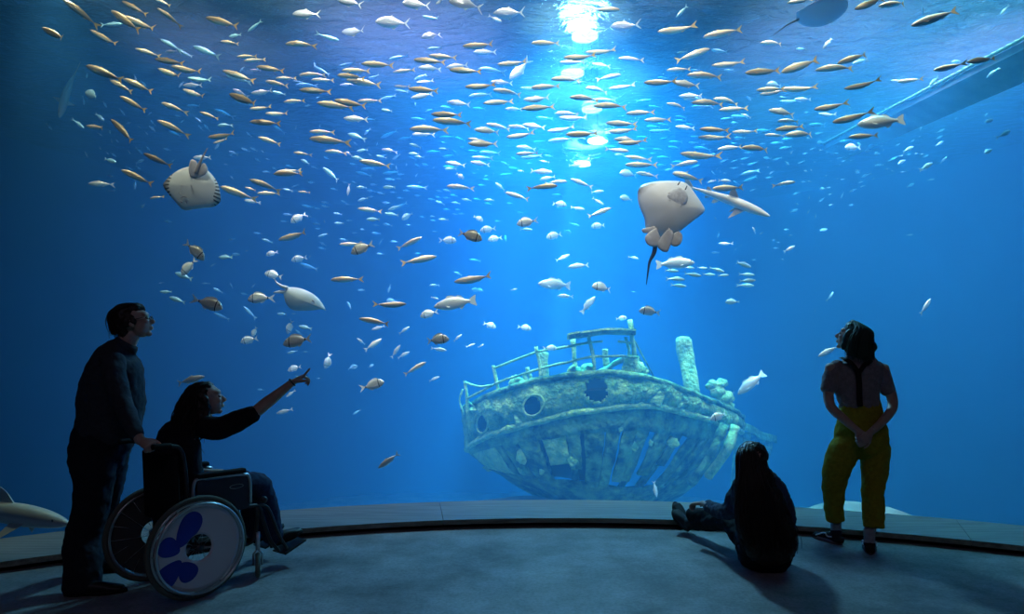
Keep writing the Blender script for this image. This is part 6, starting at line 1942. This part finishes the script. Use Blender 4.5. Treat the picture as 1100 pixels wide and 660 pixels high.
ell_loft(bm, [(q(919,384),.075,.066),(q(920,389),.150,.078),(q(920,397),.190,.098),(q(920,412),.172,.110),(q(922,426),.152,.108),(q(924,436),.142,.104)], wl, 24)
ell_loft(bm, [(q(900,393),.050,.050),(q(893,403),.054,.056),(q(890,418),.054,.060)], (0,1,0), 18)
ell_loft(bm, [(q(941,394),.050,.050),(q(948,404),.054,.056),(q(953,419),.054,.058)], (0,1,0), 18)
remesh(obj('shirt', bm, M_tee, yw), .006, 2, .016, .05)
M_mus = cloth('mustard corduroy', (.26,.21,.018)); bm = bmesh.new()
ell_loft(bm, [(q(924,434),.143,.104),(q(925,450),.165,.118),(q(925,466),.192,.126),(q(925,480),.195,.125)], wl, 26)
ell_loft(bm, [(q(912,470),.085,.085),(q(908,482),.112,.108),(q(900,500,.01),.105,.100),(q(896,520,.03),.086,.088),(q(896,540,.07),.074,.078),(q(897,559,.10),.066,.072)], wl, 20, round_=False)
ell_loft(bm, [(q(937,470),.085,.085),(q(939,482),.110,.108),(q(940,500,-.02),.098,.096),(q(938,525,-.06),.080,.084),(q(938,548,-.10),.075,.080),(q(938,567,-.13),.073,.078)], wl, 20, round_=False)
tr = remesh(obj('trousers', bm, M_mus, yw), .0065, 3, .024, .07)
M_brc = mat('black braces', (.012,.012,.014), .7, .2)
def strap(pts, w, parent):
    A = [V([float(x) for x in p]) for p in spline(pts, 6)]; bm = bmesh.new(); R_ = []
    for i, p in enumerate(A):
        t = (A[min(i+1,len(A)-1)]-A[max(i-1,0)]).normalized(); s_ = t.cross(V((0,-1,.1))).normalized()
        R_.append([bm.verts.new(p+v_) for v_ in (s_*w/2+V((0,-.006,0)), -s_*w/2+V((0,-.006,0)), -s_*w/2+V((0,.006,0)), s_*w/2+V((0,.006,0)))])
    for a, b in zip(R_, R_[1:]):
        for k in range(4): bm.faces.new((a[k],a[(k+1)%4],b[(k+1)%4],b[k]))
    bm.faces.new(R_[0][::-1]); bm.faces.new(R_[-1]); bmesh.ops.recalc_face_normals(bm, faces=bm.faces); return obj('braces', bm, M_brc, parent)
b1 = strap([q(922,399,-.118), q(923,412,-.125), q(923.5,428,-.118), q(924,437,-.112)], .036, yw)
strap([q(903,384,-.03), q(908,386,-.085), q(915,391,-.108), q(922,400,-.120)], .030, yw); strap([q(938,385,-.03), q(935,388,-.085), q(929,392,-.108), q(923,400,-.120)], .030, yw)
M_van = mat('black canvas shoe', (.014,.014,.016), .75, .2); M_vs = mat('brown-white rubber sole', (.16,.12,.12), .7, .2); M_wst = mat('white side stripe', (.75,.75,.75), .6, .3)
hl = zf(P(904,588,5.0)); tt = zf(P(877,574,5.22)); ht = (tt-hl).length; tt = hl+(tt-hl).normalized()*.27
s1, (f, sd, up_, L) = shoe('shoe', yw, hl, tt, M_van, M_vs, P(898,570,5.06), .046, sole=.028)
def stripe(sh_, hl, f, sd, L, sgn):
    bm = bmesh.new(); pts = [hl+f*x*L+sd*(sgn*w_)+V((0,0,z)) for x, z, w_ in ((.20,.055,.045),(.34,.052,.047),(.42,.070,.043),(.52,.066,.044),(.62,.050,.047),(.74,.036,.048))]
    A = [V([float(x) for x in p]) for p in spline([p[:] for p in pts], 5)]; add_tube(bm, A, .0052, 6); return obj('side_stripe', bm, M_wst, sh_)
stripe(s1, hl, f, sd, L, 1); stripe(s1, hl, f, sd, L, -1)
hl = zf(P(935,600,4.75)); tt = hl+V((.115,.238,0)); s2, (f, sd, up_, L) = shoe('shoe', yw, hl, tt, M_van, M_vs, P(934,583,4.80), .046, sole=.028); stripe(s2, hl, f, sd, L, 1); stripe(s2, hl, f, sd, L, -1)
for a, b in ((q(898,560,.10),q(898,572,.12)),(q(934,568,-.14),q(934,584,-.15))):
    bm = bmesh.new(); ell_loft(bm, [(a,.040,.044),(b,.037,.040),(b+V((0,0,-.03)),.037,.042)], wl, 16, round_=False); obj('sock', bm, cloth('pale grey sock', (.28,.30,.33)), yw)
bm = bmesh.new()
for p, r in [((-.02,0,.045),(.098,.092,.082)),((-.05,0,-.02),(.085,.100,.085)),((-.065,.00,-.080),(.085,.102,.060)),((-.10,-.03,-.105),(.085,.085,.045)),((.02,0,.085),(.055,.065,.035))]: HB(bm, HM4, p, r)
for s_ in (1,-1): HB(bm, HM4, (.015,s_*.078,-.02),(.035,.022,.085))
blob(bm, Matrix.Translation(q(935,373,-.02)), (0,0,0), (.045,.05,.05)); blob(bm, Matrix.Translation(q(931,366,-.02)), (0,0,0), (.05,.06,.06))
h4 = remesh(obj('hair', bm, M_hairg, yw), .006, 3, .016, .03)
bm = bmesh.new(); rnd = random.Random(29); gp = []
for k in range(13):
    a = -2.0+4.0*k/12; s_, c_ = math.sin(a), math.cos(a)
    gp.append([HM4@V((.03-.03*c_,.03*s_,.125)), HM4@V((-.04-.07*c_,.09*s_,.085)), HM4@V((-.045-.095*c_,.112*s_,.0)), HM4@V((-.06-.115*c_,.120*s_,-.085)), HM4@V((-.075-.115*c_,.112*s_,-.15))])
hair_tubes(bm, HM4, gp, 420, rnd, .0042, .006, .004, 7); obj('hair_locks', bm, M_hairg, h4)
# ------------------------------------------------------------------ lamps over the tank and added lights
def spot(loc, tgt, power, col, size, blend=.6, rad=.25, name='tank_or_added_spot'):
    l = bpy.data.lights.new(name, 'SPOT'); l.energy = power; l.color = col; l.spot_size = math.radians(size); l.spot_blend = blend; l.shadow_soft_size = rad
    o = bpy.data.objects.new(name, l); C.objects.link(o); o.location = loc
    o.rotation_euler = (V(tgt)-V(loc)).to_track_quat('-Z','Y').to_euler(); return o
def area(loc, tgt, power, col, sx, sy, spread=180, name='tank_lamp'):
    l = bpy.data.lights.new(name, 'AREA'); l.energy = power; l.color = col; l.shape='RECTANGLE'; l.size = sx; l.size_y = sy; l.spread = math.radians(spread)
    o = bpy.data.objects.new(name, l); C.objects.link(o); o.location = loc
    o.rotation_euler = (V(tgt)-V(loc)).to_track_quat('-Z','Y').to_euler(); return o
WARM=(1,.86,.66); BLUE=(.12,.45,1); PURP=(.75,.55,1); WHITE=(.85,.95,1); TEAL=(.1,.6,.9); NEARC=(1,.90,.74)
# lamp added in the water to brighten the shark
spot((-4.7,6.7,6.0), (-3.95,5.75,0), 420, (1,.95,.75), 30, .8, .1)
# the central shaft
spot((1.75,14.6,9.6), (1.45,13.6,0), 190000, (.50,.85,1), 16, .9, .12)
spot((1.5,11.5,9.7), (1.0,10.8,0), 24000, (.30,.8,1), 44, .9, .2)
spot((.8,8.4,8.6), (1.2,11.2,.4), 9500, (.85,1,.55), 40, .8, .2)                 # added to brighten the wreck
spot((1.0,9.6,6.05), (0.2,3.6,0), 2700, (.22,.62,1), 105, .8, .35)                # added under water to light the floor through the window
area((1.1,14.0,9.4), (0.9,13,0), 5000, (.03,.48,1), 5.0, 6, 48)
area((6.5,10.5,9.2), (6.5,11,0), 3000, (.12,.62,.85), 5, 6, 70)
area((-4.5,13,9.2), (-4.5,13,0), 700, (.06,.38,1), 6, 7, 70)
spot((7.6,9.8,9.2), (7.0,10.6,0), 12000, (.95,.5,.9), 60, 1, .2); spot((-4.6,9.8,9.2), (-4.4,10.6,0), 4200, (.95,.6,.9), 60, 1, .2)
spot((-1.5,9.4,9.2), (-1.6,10.6,0), 15000, PURP, 70, 1, .2); spot((4.6,9.4,9.2), (4.6,10.6,0), 9000, PURP, 70, 1, .2)
for x in (-4.9,-2.6,-.4,1.8,4.0,6.2):
    spot((x,6.9 if abs(x) < 4.5 else 6.3,8.7), (x,9.0,3), 4400, NEARC, 56, .9, .15)
# added unseen spotlights under the hall ceiling brighten the near fish through the window
for x, tx, pw in ((-5.6,-5.0,300),(-3.2,-2.6,400),(-.6,-.4,480),(2.2,1.6,480),(5.4,4.4,380)):
    spot((x,3.9,7.2), (tx,7.9,3.7), pw, NEARC, 60, .9, .15, 'added_window_spot')
area((0,-2.9,6.2), (0,2,1), 30, (.75,.65,.95), 6, .5, 180, 'hall_fill')  # unseen fill light added behind the camera for the people's backs
# bright floodlights seen through the ripples, and dim ones added for glitter streaks
M_hous = mat('black lamp housing', (.02,.02,.02), .5, .3)
def flood(px, py, z, r, col, st, label):
    d = (z-EH)*F/(HY-py); c = V(((px-550)/F*d, d, z)); e = empty('floodlight', c); tagd(e, label, 'lamp')
    bm = bmesh.new(); add_tube(bm, [(0,0,.03),(0,0,.2)], [r+.05, r*.6], 24); obj('housing', bm, M_hous, e, smooth=False)
    bm = bmesh.new(); add_tube(bm, [(0,0,0),(0,0,.035)], r, 24); obj('lens', bm, mat('lit lens %g'%st, (.5,.5,.5), .5, .3, emit=(col, st)), e, smooth=False)
    bm = bmesh.new(); add_tube(bm, [(0,0,.2),(0,0,HT2-z)], .02, 8); obj('hanger', bm, M_hous, e)
flood(642,152,6.75,.24,(.8,.95,1),30,'brighter farther floodlight over the light shaft, seen through ripples')
flood(626,177,6.45,.20,(.8,.95,1),26,'lower smaller floodlight glaring at the top of the light shaft')
flood(636,118,6.9,.22,(.7,.92,1),7,'small lamp added for glitter, just nearer than the brightest pair')  # from here on, lamps added to make the glitter column
flood(615,80,6.9,.22,(.7,.92,1),6,'small lamp added for glitter, middle of the line above the shaft')
flood(628,40,6.9,.22,(.7,.92,1),6,'small lamp added for glitter, at the top edge over the shaft')
# ------------------------------------------------------------------ camera, world, view
w = bpy.data.worlds.new('World'); bpy.context.scene.world = w; w.use_nodes = True
w.node_tree.nodes['Background'].inputs[0].default_value = (0,0,0,1); w.node_tree.nodes['Background'].inputs[1].default_value = 0
cam = bpy.data.cameras.new('camera'); co = bpy.data.objects.new('camera', cam); C.objects.link(co)
co.location = (0,0,EH); co.rotation_euler = (math.pi/2,0,0); cam.lens = 36*F/1100; cam.sensor_width = 36; cam.shift_y = (HY-330)/1100; cam.clip_end = 100
sc = bpy.context.scene; sc.camera = co
sc.view_settings.view_transform = 'Standard'; sc.view_settings.look = 'None'; sc.view_settings.gamma = 1; sc.view_settings.exposure = 0
sc.view_settings.use_curve_mapping = False
cy = sc.cycles
cy.use_denoising = True; cy.max_bounces = 6; cy.diffuse_bounces = 3; cy.glossy_bounces = 2; cy.transmission_bounces = 3
cy.volume_bounces = 0; cy.transparent_max_bounces = 12; cy.sample_clamp_indirect = 6; cy.caustics_reflective = False; cy.caustics_refractive = False
cy.use_fast_gi = False
